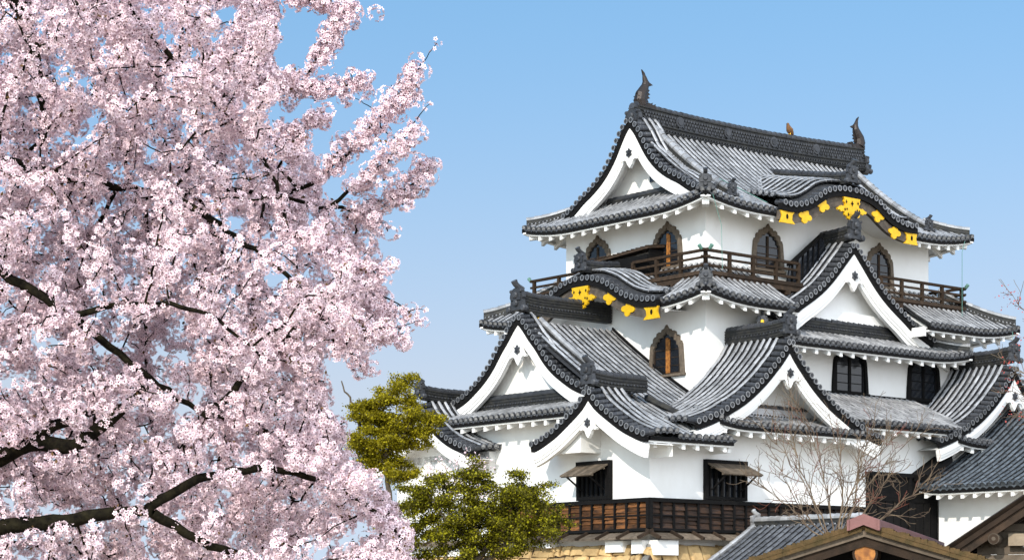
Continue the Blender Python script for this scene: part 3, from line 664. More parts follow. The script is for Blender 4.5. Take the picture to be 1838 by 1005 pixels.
def kara(name, orient, c, f, tab, wid, depth, label, rise, rlen):
    gk, T, zf = gable(name, orient, c, f, tab, wid, depth, 1.577, zf_base[name], label=label, kara=True, ridge_h=0.34, oni_s=0.85, zup=0.22, ridge_rise=rise, ridge_len=rlen)
    T0 = T; T = lambda x, y, dd: T0(x, dd, y)
    z0 = zf(0) - 0.82
    mg = MB()
    ol = GOLD_MAIN + [(-x, y) for x, y in reversed(GOLD_MAIN[:-1])]
    mg.extrude([(x*.88, z0 + y*.88) for x, y in ol], T, 0.0, 0.09, 0)
    for (x, y, r) in ((0, 0.22, 0.09), (0.34, 0.26, 0.06), (-0.34, 0.26, 0.06), (0, -0.30, .07), (.22, -.22, .06), (-.22, -.22, .06), (.42, -.05, .06), (-.42, -.05, .06), (0.3, -.02, .045), (-0.3, -.02, .045)):
        q = [(x + r*(1.0 if k % 2 == 0 else 0.5)*math.cos(math.pi*k/4), z0 + y + r*(1.3 if k % 2 == 0 else .6)*math.sin(math.pi*k/4)) for k in range(8)]
        mg.extrude(q, T, -0.012, 0.002, 1)
    part(mg, 'gold_pendant', ['gold', 'wood_black'], gk)
    for sg in (1, -1):
        for (s, rr) in ((1.62, 0.30), (2.62, 0.30)):
            zc = zf(s) - 0.58; q = []
            for k in range(32):
                a = 2*math.pi*k/32; r = rr*(0.62 + 0.45*abs(math.cos(2*a + 0.4))); q.append((sg*s + r*1.15*math.cos(a), zc + r*0.85*math.sin(a)))
            mg = MB(); mg.extrude(q, T, 0.05, 0.11, 0); part(mg, 'gold_fitting', ['gold', 'wood_black'], gk)
        mg = MB(); s = wid - 0.30; zc = zf(s) - 0.55
        mg.extrude([(sg*(s + x), zc + y) for x, y in ((-.42, .2), (.35, .2), (.28, 0), (.38, -.25), (-.45, -.25), (-.28, -.1), (-.3, .08))], T, 0.05, 0.13, 0)
        mg.extrude([(sg*s + 0.06*math.cos(k), zc + 0.10*math.sin(k)) for k in np.linspace(0, 5.5, 8)], T, 0.035, 0.052, 1)
        part(mg, 'gold_fitting', ['gold', 'wood_black'], gk)
    return gk, T0, zf
zf_base = {'upper_curved_gable': 14.4, 'left_curved_gable': 10.4}
kara('upper_curved_gable', 'R', 12.4, 1.62, t_kT, 3.95, 4.2, 'undulating gable with gold fittings on the top roof', 0.20, 4.6)
kara('left_curved_gable', 'L', BC, 3.15, t_kL, 4.2, 2.3, 'undulating gable with gold fittings on the left side', 0.10, 2.2)

# ---- windows
def ogee(W, H):
    h = [(1.0, 0), (0.97, 0.25), (0.93, 0.48), (0.90, 0.62), (0.84, 0.69), (0.75, 0.70), (0.74, 0.78), (0.66, 0.82), (0.55, 0.83), (0.53, 0.89), (0.41, 0.92), (0.28, 0.91), (0.24, 0.96), (0.10, 0.98), (0, 1.06)]
    return [(x*W/2, y*H) for x, y in h] + [(-x*W/2, y*H) for x, y in reversed(h[:-1])]
def bell_window(orient, pos, plane, zb, W, H, lit=True, frame='wood_frame', trim=0.19):
    T = (lambda x, y, d: (pos + x, plane + d, zb + y)) if orient == 'R' else (lambda x, y, d: (plane + d, pos - x, zb + y))
    inn = ogee(W, H); out = ogee(W + 2*trim*0.95, H + trim*1.25)
    m = MB(); n = len(inn)
    vs = [T(x, y, -0.10) for x, y in inn] + [T(x, y, -0.10) for x, y in out] + [T(x, y, 0.01) for x, y in inn] + [T(x, y, 0.01) for x, y in out]
    fs = []
    for i in range(n - 1):
        fs += [(i, i+1, n+i+1, n+i), (i, i+1, 2*n+i+1, 2*n+i), (n+i, n+i+1, 3*n+i+1, 3*n+i)]
    m.add(vs, fs, 0)
    lo = T(-W/2 - trim*1.2, -0.09, -0.14); hi = T(W/2 + trim*1.2, 0.0, 0.005)
    m.box(tuple(min(a, b) for a, b in zip(lo, hi)), tuple(max(a, b) for a, b in zip(lo, hi)))
    wf = part(m, 'window', [frame], keep)
    g = MB(); g.extrude([(x, y) for x, y in inn], T, -0.012, -0.008, 0); part(g, 'pane', ['glass_dark'], wf)
    g = MB()
    def bar(x0, x1, y0, y1, d0=-0.045, d1=-0.013, mi=0):
        a = T(x0, y0, d0); b = T(x1, y1, d1); g.box(tuple(map(min, a, b)), tuple(map(max, a, b)), mi)
    bar(-W*0.04, W*0.04, 0, H*0.9, mi=1 if lit else 0)
    if lit: bar(W*0.05, W*0.10, 0, H*0.86, mi=1)
    for k in range(1, 4): bar(-W*0.44, W*0.44, H*0.2*k, H*0.2*k + 0.03, -0.03)
    bar(-W*0.46, -W*0.42, 0, H*0.6); bar(W*0.42, W*0.46, 0, H*0.6); bar(-W*.47, W*.47, 0, .06)
    part(g, 'lattice', ['wood_black' if frame == 'wood_black' else 'wood_dark', 'wood_orange'], wf)
for (b, l) in ((9.2, False), (5.21, True)): bell_window('L', b, 5.93, 12.85, 1.30, 1.42, l)
for a in (9.27, 15.82): bell_window('R', a, 3.2, 12.85, 1.42, 1.42, False)
bell_window('L', 4.0, 4.73, 8.55, 1.52, 1.52, True)
for a in (12.66, 17.15): bell_window('R', a, 2.0, 8.24, 1.78, 1.75, False, 'wood_black', 0.17)

# ---- balcony
m = MB(); d = MB()
def rail(mb, p0, p1, tips=(False, False)):
    p0 = np.array(p0, float); p1 = np.array(p1, float); L = np.linalg.norm(p1 - p0); u = (p1 - p0)/L
    for (z, h, wd) in ((13.02, 0.10, 0.12), (12.76, 0.08, 0.08), (12.46, 0.09, 0.10)):
        e0 = p0 - u*(0.22 if tips[0] else 0); e1 = p1 + u*(0.22 if tips[1] else 0)
        mb.beam((e0[0], e0[1], z), (e1[0], e1[1], z), wd, h)
    n = max(1, round(L/1.42))
    for k in range(n + 1):
        q = p0 + (p1 - p0)*k/n; mb.box((q[0]-.06, q[1]-.06, 12.2), (q[0]+.06, q[1]+.06, 13.02))
    for (t, q, s) in ((tips[0], p0, -1), (tips[1], p1, 1)):
        if t:
            e = q + u*s*0.16; f2 = q + u*s*0.34
            mb.tube([(e[0], e[1], 13.02), ((e+f2)[0]/2, (e+f2)[1]/2, 13.06), (f2[0], f2[1], 13.16)], [.06, .065, .075], 8, 1)
def deck(mb, lo, hi):
    mb.box((lo[0], lo[1], 12.12), (hi[0], hi[1], 12.26)); mb.box((lo[0] + .05, lo[1] + .05, 11.92), (hi[0] - .05, hi[1] - .05, 12.115))
for (p, q, tp) in (((4.93, 2.2), (4.93, 6.1), (True, False)), ((4.93, 8.9), (4.93, 11.95), (False, True)), ((4.93, 2.2), (9.95, 2.2), (True, False)), ((14.8, 2.2), (19.9, 2.2), (False, True)), ((19.9, 2.2), (19.9, 11.9), (True, False))):
    m = MB(); rail(m, p, q, tp); part(m, 'balcony_rail', ['wood_rail', 'copper_green'], keep)
deck(d, (4.80, 2.07, 0), (5.93, 12.05, 0)); deck(d, (5.932, 2.07, 0), (10.1, 3.2, 0)); deck(d, (14.7, 2.07, 0), (20.05, 3.2, 0)); deck(d, (19.0, 3.202, 0), (20.05, 12.0, 0))
for k in range(9): d.box((4.7, 2.6 + k*1.1, 11.75), (5.9, 2.72 + k*1.1, 11.915))
for k in range(13): 
    if k < 4 or k > 7: d.box((5.9 + k*1.1, 2.0, 11.75), (6.02 + k*1.1, 3.2, 11.915))
part(d, 'balcony_floor', ['wood_dark'], keep)
# dark boarded shelters beside the gable ridges
m = MB(); m.hexa([(5.0, 5.35, 13.50), (5.9, 5.35, 13.62), (5.9, 9.0, 13.42), (5.0, 9.0, 13.28), (5.0, 5.35, 13.57), (5.9, 5.35, 13.72), (5.9, 9.0, 13.52), (5.0, 9.0, 13.36)], 0)
for k in range(14): m.beam((4.99, 5.5 + k*0.26, 13.60 - k*0.0155), (5.9, 5.5 + k*0.26, 13.74 - k*0.0145), 0.04, 0.05, 0)
m.box((5.1, 5.5, 12.2), (5.2, 9.0, 13.3), 1); m.box((5.15, 5.44, 12.26), (5.9, 5.5, 13.5), 1)
part(m, 'shelter', ['wood_dark', 'wood_black'], keep)
m = MB(); zp = lambda a: 13.05 + (a - 9.95)*0.74
m.hexa([(9.6, 2.6, 11.6), (12.1, 2.6, 13.6), (12.1, 2.7, 13.6), (9.6, 2.7, 11.6), (9.95, 2.6, 13.0), (11.75, 2.6, 14.35), (11.75, 2.7, 14.35), (9.95, 2.7, 13.0)], 1)
m.beam((9.9, 2.62, 13.02), (11.8, 2.62, 14.42), 0.28, 0.07, 0)
for k in range(6): m.beam((10.0 + k*0.3, 2.58, 12.0 + k*.27), (10.05 + k*0.3, 2.58, 13.06 + k*0.222), 0.05, 0.05, 0)
part(m, 'shelter', ['wood_black', 'glass_dark'], keep)

# ---- lower storey: shutters, cladding, drip boards
def shuttered(orient, lo, hi, zb, zt):
    T = (lambda s, d, z: (s, -d, z)) if orient == 'R' else (lambda s, d, z: (-d, s, z))
    def bx(mb, s0, s1, d0, d1, z0, z1, mi=0):
        p = T(s0, d0, z0); q = T(s1, d1, z1); mb.box(tuple(map(min, p, q)), tuple(map(max, p, q)), mi)
    m = MB()
    bx(m, lo, lo + .13, -.02, .16, zb, zt); bx(m, hi - .13, hi, -.02, .16, zb, zt); bx(m, lo, hi, -.02, .18, zt - .002, zt + .16); bx(m, lo + .13, hi - .13, -.02, .17, zb, zb + .12)
    wv = part(m, 'shutter_window', ['wood_black'], keep)
    m = MB(); bx(m, lo + .13, hi - .13, .004, .012, zb + .12, zt); part(m, 'opening', ['glass_dark'], wv)
    m = MB(); n = 6
    for k in range(n): x = lo + .13 + (hi - lo - .26)*(k + .5)/n; bx(m, x - .05, x + .05, .03, .10, zb + .12, zt)
    part(m, 'lattice', ['wood_black'], wv)
    m = MB(); A = (zt - 0.02, .18); B = (zt - 0.40, 1.0); nb = 7
    for k in range(nb):
        s0 = lo + .06 + (hi - lo - .12)*k/nb; s1 = lo + .06 + (hi - lo - .12)*(k + 1)/nb - .012
        m.hexa([T(s0, A[1], A[0]), T(s1, A[1], A[0]), T(s1, B[1], B[0]), T(s0, B[1], B[0]), T(s0, A[1], A[0] + .05), T(s1, A[1], A[0] + .05), T(s1, B[1], B[0] + .05), T(s0, B[1], B[0] + .05)], 0)
    for (dd) in (0.35, 0.9):
        f = (dd - .18)/.82; z = A[0] + (B[0] - A[0])*f - .04; m.beam(T(lo + .06, dd, z), T(hi - .06, dd, z), .06, .06, 0)
    part(m, 'shutter', ['wood_grey'], wv)
    for s in (lo + .3, hi - .3):
        m = MB(); m.beam(T(s, .14, zb + .35), T(s, .88, zt - .40), .05, .05); part(m, 'strut', ['wood_black'], wv)
shuttered('L', 1.88, 3.65, 3.66, 4.88); shuttered('R', 2.60, 4.69, 3.66, 4.92)
m = MB(); m.box((-0.10, 5.9, 3.60), (0.02, 8.0, 4.30)); part(m, 'dark_window', ['wood_black'], keep)
def cladding(orient, lo, hi, mat, name, skip=()):
    T = (lambda s, d, z: (s, -d, z)) if orient == 'R' else (lambda s, d, z: (-d, s, z))
    def bx(mb, s0, s1, d0, d1, z0, z1, mi=0):
        p = T(s0, d0, z0); q = T(s1, d1, z1); mb.box(tuple(map(min, p, q)), tuple(map(max, p, q)), mi)
    m = MB(); n = int((hi - lo)/0.58)
    for k in range(n):
        s0 = lo + (hi - lo)*k/n; s1 = lo + (hi - lo)*(k + 1)/n
        zc = 2.60
        while zc < 3.48:
            h = min(0.14 + 0.10*random.random(), 3.5 - zc); o0 = 0.10 + random.random()*0.03
            p = [T(s0, 0.02, zc), T(s1, 0.02, zc), T(s1, o0 + .03, zc), T(s0, o0 + .03, zc), T(s0, 0.02, zc + h), T(s1, 0.02, zc + h), T(s1, o0 - .02, zc + h), T(s0, o0 - .02, zc + h)]
            m.hexa(p, 0); zc += h
    for k in range(n + 1):
        s = lo + (hi - lo)*k/n; bx(m, s - .04, s + .04, .06, .19, 2.58, 3.52, 1)
    bx(m, lo, hi, -.01, .22, 3.50, 3.64, 1); bx(m, lo, hi, -.01, .20, 2.50, 2.60, 1); bx(m, lo, hi, .06, .17, 3.02, 3.07, 1)
    o = part(m, name, [mat, 'wood_black'], keep)
    m = MB()
    k = 0; s = lo
    while s < hi:
        e = min(s + 1.0 + random.random()*0.3, hi); zj = random.random()*0.015
        m.hexa([T(s, .0, 2.46 + zj), T(e - .015, .0, 2.46 + zj), T(e - .015, .62, 2.20 + zj), T(s, .62, 2.20 + zj), T(s, .0, 2.50 + zj), T(e - .015, .0, 2.50 + zj), T(e - .015, .62, 2.245 + zj), T(s, .62, 2.245 + zj)], 0)
        m.beam(T(s, .05, 2.55), T(s, .74, 2.25), .09, .09, 1); s = e
    part(m, 'drip_board', ['wood_grey', 'wood_dark'], o)
    return o
cladding('L', -0.2, 13.6, 'wood_brown', 'wood_cladding')['label'] = 'reddish brown boarded lower wall on the left side'
cladding('R', -0.2, 11.2, 'wood_char', 'wood_cladding')['label'] = 'blackened boarded lower wall on the right side'
m = MB(); m.box((0.08, 0.08, 1.9), (24.9, 13.7, 2.46)); m.box((-0.35, 1.0, 1.78), (0.3, 1.9, 2.17)); m.box((-0.35, 0.0, 1.72), (.3, 0.55, 2.17)) ; m.box((-0.1, -0.5, 1.66), (0.9, 0.3, 2.17)); m.box((6.2, -.4, 2.0), (6.6, .3, 2.17)); m.box((-.4, 4.8, 2.0), (.3, 5.2, 2.17))
part(m, 'plinth', ['plaster'], keep, 'white plaster plinth above the stones')
# boarded doorway on the right side
m = MB(); m.box((11.3, -0.16, 2.3), (15.35, 0.02, 4.9)); 
for k in range(9): m.box((11.35 + k*0.45, -0.20, 2.4), (11.75 + k*0.45, -0.158, 3.9))
m.box((11.28, -0.26, 4.84), (15.3, 0.0, 5.0)); m.box((13.6, -0.24, 2.4), (13.75, -0.1, 4.85)); m.box((11.28, -.24, 3.9), (15.3, -.1, 4.05))
part(m, 'boarded_door', ['wood_black'], keep)
m = MB(); m.hexa([(13.9, -0.9, 4.72), (15.4, -0.9, 5.5), (15.4, 0, 5.5), (13.9, 0, 4.72), (13.85, -0.9, 4.95), (15.35, -0.9, 5.75), (15.35, 0, 5.75), (13.85, 0, 4.95)]); part(m, 'hood', ['wood_black'], keep)
# lightning wires
for pts in (((4.9, 1.8, 15.0), (5.3, 1.75, 13.9), (5.35, 1.75, 12.3)), ((19.6, 1.8, 14.9), (19.3, 1.7, 14.4), (19.3, 1.7, 11.7)), ((6.9, 6.4, 18.2), (7.3, 4.6, 16.6), (8.0, 2.0, 15.1)), ((21.2, .6, 11.2), (21.2, .55, 10.3), (21.2, .5, 9.0))):
    m = MB(); m.tube(pts, 0.012, 4); part(m, 'lightning_wire', ['wire'], keep)
#@@NEXT
# ------------------------------------------------------------------ annexes in the castle frame
ax = thing('castle_annex', 'low white annex with bluish tiled roof against the right end of the keep', 'building', (15.3, -0.1, 2.3), castle=True)
m = MB(); m.box((15.3, -9, 1.5), (22, -0.3, 4.25)); part(m, 'wall', ['plaster'], ax)
m = MB(); t = MB(); pa = prof2(4.42, 0.42, 0.028)
Pa = lambda s, e: (14.0 + e, s, pa(e) + 0.18*max(0, 1 + (s + 0.2)/1.2)**2*(s > -1.4)*max(0, 1 - e/2))
S = np.arange(-9.0, -0.05, 0.31)
slope(m, S, Pa, lambda s: (0, 7.0), (0, 1, 0))
m.grid([[np.array(Pa(s, e)) - (0, 0, 0.07) for e in np.linspace(0.04, 7, 8)] for s in S[::3]], 2, .4)
eave_trim(t, [Pa(s, 0) for s in S], (1, 0, 0), Pa, (0, 1, 0), lambda s: (0, 1.3), list(S), rafter=0.6)
ra = part(m, 'roof', ['tile_blue', 'tile_blue', 'tile_pan_and_shade'], ax); part(t, 'eave', TR, ra)
m = MB(); m.sweep([np.array(Pa(-0.02, e)) for e in np.linspace(0.1, 7, 10)], [(-0.06, -0.25), (0.06, -0.25), (0.06, 0.02), (-0.06, 0.02)], (0, 1, 0)); part(m, 'verge_board', ['plaster'], ax)
m = MB(); m.box((22.0, -9.3, 9.2 - 2.5), (22.4, 0.3, 9.2 - 1.0)); part(m, 'rear_wall', ['plaster'], ax)

ay = thing('castle_annex', 'small white gabled annex behind the green tree at the left end of the keep', 'building', (-0.3, 12.0, 2.3), castle=True)
m = MB(); m.box((-0.3, 8.4, 1.8), (6, 14.2, 5.7)); part(m, 'wall', ['plaster'], ay)
t_ay = [(0, 7.75), (0.3, 7.38), (0.75, 6.95), (1.35, 6.50), (1.95, 6.18), (2.6, 5.95), (3.05, 5.80), (3.3, 5.74)]
gable('gable_roof', 'L', 11.3, -1.4, t_ay, 3.25, 2.6, 1.1, 5.4, pend_z=1.45, ridge_h=0.4, oni_s=0.8, parent=ay)

gh = thing('gatehouse', 'low tiled roof in front of the boarded wall, its pale verge falling to the left', 'gatehouse', (4.36, -3.0, -1.6), castle=True)
m = MB(); t = MB(); pg = prof2(0.35, 0.50, 0.012)
Pg = lambda s, e: (0.0 + e, s, pg(e))
S = np.arange(-5.9, -1.05, 0.31); slope(m, S, Pg, lambda s: (0, 4.3), (0, 1, 0), r=0.085)
m.grid([[np.array(Pg(s, e)) - (0, 0, 0.07) for e in np.linspace(0.04, 4.36, 6)] for s in (-6, -3, -1)], 2, .4)
m.grid([[(8.7 - e, s, pg(e)) for e in np.linspace(0.04, 4.36, 6)] for s in (-6, -3, -1)], 0, .4)
rg = part(m, 'roof', ['tile_grey', 'tile_dark', 'tile_pan_and_shade'], gh)
m = MB(); tile_row(m, [np.array(Pg(-0.92, e)) + (0, 0, 0.03) for e in np.linspace(0, 4.3, 15)], (0, 1, 0), 0.10); part(m, 'verge_tile', ['tile', 'tile_dark'], rg)
m = MB(); m.sweep([np.array(Pg(-0.90, e)) for e in np.linspace(0, 4.3, 8)], [(-0.05, -0.3), (0.05, -0.3), (0.05, -0.03), (-0.05, -0.03)], (0, 1, 0)); part(m, 'verge_board', ['wood_dark'], rg)
m = MB(); ridge(m, [np.array((4.36, b, 2.62)) for b in np.linspace(-0.95, -5.9, 6)], (1, 0, 0), 0.34, 0.34, topmi=1); part(m, 'ridge', ['tile_ridge', 'tile'], rg)
m = MB(); oni(m, (4.36, -0.9, 2.75), (0, 1, 0), s=0.7); part(m, 'ridge_end_tile', ['tile'], rg)
m = MB(); m.box((1.0, -5.7, -1.6), (7.7, -1.3, 0.55)); part(m, 'wall', ['plaster'], gh)

# ------------------------------------------------------------------ stone base of the keep
sb = thing('stone_wall', 'rough golden stone base wall under the white keep', 'wall', (0, 0, -1.6), castle=True)
m = MB(); m.hexa([(-1.6, -1.9, -1.6), (27, -1.9, -1.6), (27, 16, -1.6), (-1.6, 16, -1.6), (-0.05, -0.05, 2.0), (25.1, -0.05, 2.0), (25.1, 14.4, 2.0), (-0.05, 14.4, 2.0)], 0); part(m, 'core', ['wood_dark'], sb)
def stone(mb, c, sx, sy, sz, ax, ay_, mi):
    """rounded irregular block"""
    vs = []; nu, nv = 10, 6; pw = 0.38 + 0.22*RNG.random(); jit = RNG.random((nv+1, nu))*0.22 + 0.88; rot = RNG.normal(0, .12)
    for i in range(nv+1):
        ph = math.pi*i/nv - math.pi/2
        for j in range(nu):
            th = 2*math.pi*j/nu; f = lambda v: math.copysign(abs(v)**pw, v); k = jit[i, j]
            x = f(math.cos(ph))*f(math.cos(th))*sx*k; y = f(math.cos(ph))*f(math.sin(th))*sy*k; z = f(math.sin(ph))*sz*k
            x, y, z = x + z*rot*(ax[0]*sx > .3), y + z*rot*(sy > .3), z - (x if sx > sy else y)*rot
            vs.append(np.array(c) + np.array(ax)*x + np.array(ay_)*y + np.array((0, 0, z)))
    mb.add(vs, [(i*nu+j, i*nu+(j+1) % nu, (i+1)*nu+(j+1) % nu, (i+1)*nu+j) for i in range(nv) for j in range(nu)], mi)
m = MB()
def fitted(mb, orient, s0, s1, z0, z1, mi):
    pts = [(s0, z0), ((s0+s1)/2, z0), (s1, z0), (s1, (z0+z1)/2), (s1, z1), ((s0+s1)/2, z1), (s0, z1), (s0, (z0+z1)/2)]
    J = lambda a: a*(RNG.random() - .5)
    pts = [(x + J(.10), z + J(.09)) for x, z in pts]; cx = np.mean([p[0] for p in pts]); cz = np.mean([p[1] for p in pts])
    dep = 0.10*RNG.random(); tl = J(.12)
    def pos(x, z, o):
        o = o + dep + tl*(x - cx); off = -0.42*(2.05 - z) - o
        return (off, x, z) if orient == 'L' else (x, off, z)
    vs = []; R_ = []
    for (k, o) in ((0.98, -0.25), (0.965, -0.03), (0.90, 0.05), (0.74, 0.09)):
        for x, z in pts: vs.append(pos(cx + (x-cx)*k - (0.012 if k > .95 else 0)*np.sign(x-cx), cz + (z-cz)*k - (0.010 if k > .95 else 0)*np.sign(z-cz), o + (J(.03) if k < .95 else 0)))
    vs.append(pos(cx, cz, 0.10 + J(.03)))
    fs = [(r*8+i, r*8+(i+1) % 8, (r+1)*8+(i+1) % 8, (r+1)*8+i) for r in range(3) for i in range(8)] + [(24+i, 24+(i+1) % 8, 32) for i in range(8)]
    mb.add(vs, fs, mi)
for (orient, L0, L1) in (('L', -0.2, 12.5), ('R', -0.2, 12.0)):
    z = 2.06
    while z > -0.5:
        h = 0.36 + 0.30*RNG.random(); s = L0
        while s < L1:
            wdt = 0.45 + 0.85*RNG.random(); gy = 1 if RNG.random() < 0.10 or (s == L0 and RNG.random() < .7) else 0
            if RNG.random() < .25:
                f = .35 + .3*RNG.random(); fitted(m, orient, s, s + wdt*.5, z - h*f, z, gy); fitted(m, orient, s + wdt*.5, s + wdt, z - h*(1-f), z, 0); fitted(m, orient, s, s + wdt*.5, z - h, z - h*f, 0); fitted(m, orient, s + wdt*.5, s + wdt, z - h, z - h*(1-f), gy)
            else: fitted(m, orient, s, s + wdt, z - h, z, gy)
            s += wdt
        z -= h
part(m, 'stone_facing', ['stone', 'stone_grey'], sb)

# ------------------------------------------------------------------ bird on the ridge
b_ = thing('bird', 'brown bird perched on the top roof ridge', 'bird', (14.85, BC, 19.52), castle=True)
m = MB(); q = lambda x, y, z: (14.85 + x, BC + y, 19.55 + z)
m.tube([q(.16, 0, -.06), q(.10, 0, .06), q(.03, 0, .14), q(-.03, 0, .25), q(-.07, 0, .34), q(-.09, 0, .40), q(-.10, 0, .45), q(-.10, 0, .475)], [.03, .07, .105, .115, .085, .062, .055, .02], 10)
part(m, 'body', ['bird'], b_, smooth=True)
for sg in (-1, 1):
    m = MB(); m.tube([q(-.05, sg*.09, .30), q(.02, sg*.115, .2), q(.12, sg*.075, .04), q(.20, sg*.03, -.08)], [.03, .06, .05, .012], 7); part(m, 'wing', ['bird'], b_, smooth=True)
    m = MB(); m.tube([q(.02, sg*.04, .06), q(.0, sg*.045, -.06)], .018, 5); part(m, 'leg', ['gold'], b_)
m = MB(); m.tube([q(.12, 0, .04), q(.24, 0, -.14)], [.05, .035], 6); part(m, 'tail', ['bird'], b_)
m = MB(); m.tube([q(-.14, 0, .425), q(-.185, 0, .41), q(-.19, 0, .39)], [.025, .013, .004], 6); part(m, 'beak', ['tile_dark'], b_)

# ------------------------------------------------------------------ wooden gates in the foreground
def gate(apex, D, ang, hw, sl, ln, label, mossy, cap=True, planks=False, over=0.0):
    ax_, _, az = px(apex[0], apex[1], D)
    o = thing('wooden_gate', label, 'gate', (ax_, D, 0.0))
    r = np.array((math.sin(ang), math.cos(ang), 0)); s_ = np.array((math.cos(ang), -math.sin(ang), 0)); B = np.array((ax_, D, 0))
    K = D/30.0; G = lambda s, d, z: tuple(B + K*s*s_ + K*d*r + np.array((0, 0, az + K*(z - az)))); z0 = az - az/K
    for sg in (-1, 1):
        m = MB(G); n = 10; th = 0.075
        top = lambda s: az - sl*s - 0.02*s*s*0
        rows = []
        for i in range(n + 1):
            s = hw*i/n
            rows.append([(sg*s, -0.12, top(s) - th), (sg*s, -0.16, top(s) - 0.03), (sg*s, -0.10, top(s)), (sg*s, ln, top(s)), (sg*s, ln, top(s) - th)])
        m.grid(rows, 0); m.add(rows[-1], [(0, 1, 2, 3, 4)], 0)
        rf = part(m, 'roof', ['moss' if mossy else 'wood_dark'], o)
        m = MB(G)          # lumpy bark edge
        for k in range(int(hw/0.035) if mossy else 0):
            s = (k + RNG.random())*0.035; hh = 0.02 + 0.03*RNG.random()
            m.add([(sg*s, -0.17, top(s) - .10), (sg*(s+.06), -0.17, top(s) - .11), (sg*(s + .05), -0.13, top(s) + hh), (sg*s, -0.13, top(s) + hh), (sg*s, .25, top(s)), (sg*(s + .06), .25, top(s))], [(0, 1, 2, 3), (3, 2, 5, 4)], 0)
        if mossy: part(m, 'bark_edge', ['moss' if mossy else 'wood_dark'], rf)
        m = MB(G)
        for (d0, d1, z0, z1, mi) in ((-0.10, -0.02, th + .002, th + .10, 0), (-0.05, 0.03, th + .10, th + .24, 1)):
            m.hexa([(0, d0, az - z1), (sg*hw*.985, d0, top(hw*.985) - z1), (sg*hw*.985, d1, top(hw*.985) - z1), (0, d1, az - z1), (0, d0, az - z0), (sg*hw*.985, d0, top(hw*.985) - z0), (sg*hw*.985, d1, top(hw*.985) - z0), (0, d1, az - z0)], mi)
        part(m, 'barge_board', ['wood_grey' if mossy else 'wood_dark', 'wood_dark'], o)
        m = MB(G)
        for k in range(int(ln/.45)): m.hexa([(0, .12 + k*.4, az - th - .10), (sg*hw*.95, .12 + k*.4, top(hw*.95) - th - .10), (sg*hw*.95, .20 + k*.4, top(hw*.95) - th - .10), (0, .20 + k*.4, az - th - .10), (0, .12 + k*.4, az - th - .002), (sg*hw*.95, .12 + k*.4, top(hw*.95) - th - .002), (sg*hw*.95, .20 + k*.4, top(hw*.95) - th - .002), (0, .20 + k*.4, az - th - .002)], 0)
        part(m, 'rafter_row', ['wood_dark'], rf)
        m = MB(G); m.tube([(sg*hw*.62, ln*.35, z0), (sg*hw*.62, ln*.35, top(hw*.62) - .2)], .11*K, 8); part(m, 'post', ['wood_dark'], o)
    if cap:
        m = MB(G)
        for sg in (-1, 1):
            m.hexa([(0, -.22, (az + .08) - .02), (sg*.23, -.22, (az + .08) - .02 - sl*.23), (sg*.23, ln, (az + .08) - .02 - sl*.23), (0, ln, (az + .08) - .02), (0, -.22, (az + .08) + .07), (sg*.23, -.22, (az + .08) + .05 - sl*.23), (sg*.23, ln, (az + .08) + .05 - sl*.23), (0, ln, (az + .08) + .07)], 0)
            m.hexa([(sg*.205, -.25, (az + .08) - .10 - sl*.23), (sg*.235, -.25, (az + .08) - .10 - sl*.23), (sg*.235, ln, (az + .08) - .10 - sl*.23), (sg*.205, ln, (az + .08) - .10 - sl*.23), (sg*.205, -.25, (az + .08) + .055 - sl*.22), (sg*.235, -.25, (az + .08) + .05 - sl*.23), (sg*.235, ln, (az + .08) + .05 - sl*.23), (sg*.205, ln, (az + .08) + .055 - sl*.22)], 0)
        m.add([(-.23, -.222, (az + .08) - .12 - sl*.2), (0, -.222, (az + .08) - .09), (.23, -.222, (az + .08) - .12 - sl*.2), (.23, -.222, (az + .08) + .05 - sl*.23), (0, -.222, (az + .08) + .07), (-.23, -.222, (az + .08) + .05 - sl*.23)], [(0, 1, 4, 5), (1, 2, 3, 4)], 0)
        part(m, 'ridge_cap', ['copper_pink'], o)
    return o, G, az
g1, G1, az1 = gate((1553, 941), 20.0, math.radians(16.3), 3.0, 0.31, 11.5, 'brown wooden gate gable with pink copper ridge cap, at the bottom edge', True)
m = MB(G1); zc = az1 - 0.42
m.tube([(0, 0.02, zc), (0, 3.0, zc)], 0.165, 20, 0); m.tube([(0, -0.02, zc), (0, 0.03, zc)], 0.185, 20, 0)
rb = part(m, 'ridge_beam', ['wood_dark'], g1)
m = MB(G1)
for k, rr in enumerate((.15, .04)): m.tube([(0, -0.022 - .004*k, zc), (0, -0.018 - .004*k, zc)], rr, 20, 0)
part(m, 'log_end', ['wood_orange', 'wood_brown'], rb)
m = MB(G1); m.box((-2.3, .25, az1 - 1.05), (2.3, .45, az1 - .85)); part(m, 'tie_beam', ['wood_dark'], g1)
m = MB(G1); m.add([(-1.9, .6, az1 - .9), (1.9, .6, az1 - .9), (0, .6, az1 - .2)], [(0, 1, 2)]); m.box((-1.9, .6, az1 - az1/.6667), (1.9, .66, az1 - .9)); part(m, 'gable_board', ['wood_black'], g1)
g2, G2, az2 = gate((1985, 790), 24.0, math.radians(22), 2.7, 0.66, 3.7, 'dark timber gate gable with plank wall at the right edge', False, cap=False)
m = MB(G2); zc = az2 + ((1082 - 964)/3704*24 + 1.6 - az2)/0.8; sx = -1.60
m.tube([(sx, -.06, zc), (sx, 2.5, zc)], .085, 16); pb = part(m, 'purlin', ['wood_grey'], g2)
m = MB(G2)
for k, rr in enumerate((.07, .03)): m.tube([(sx, -.068 - .004*k, zc), (sx, -.06 - .004*k, zc)], rr, 16, k % 2)
part(m, 'log_end', ['wood_dark', 'wood_grey'], pb)
m = MB(G2)
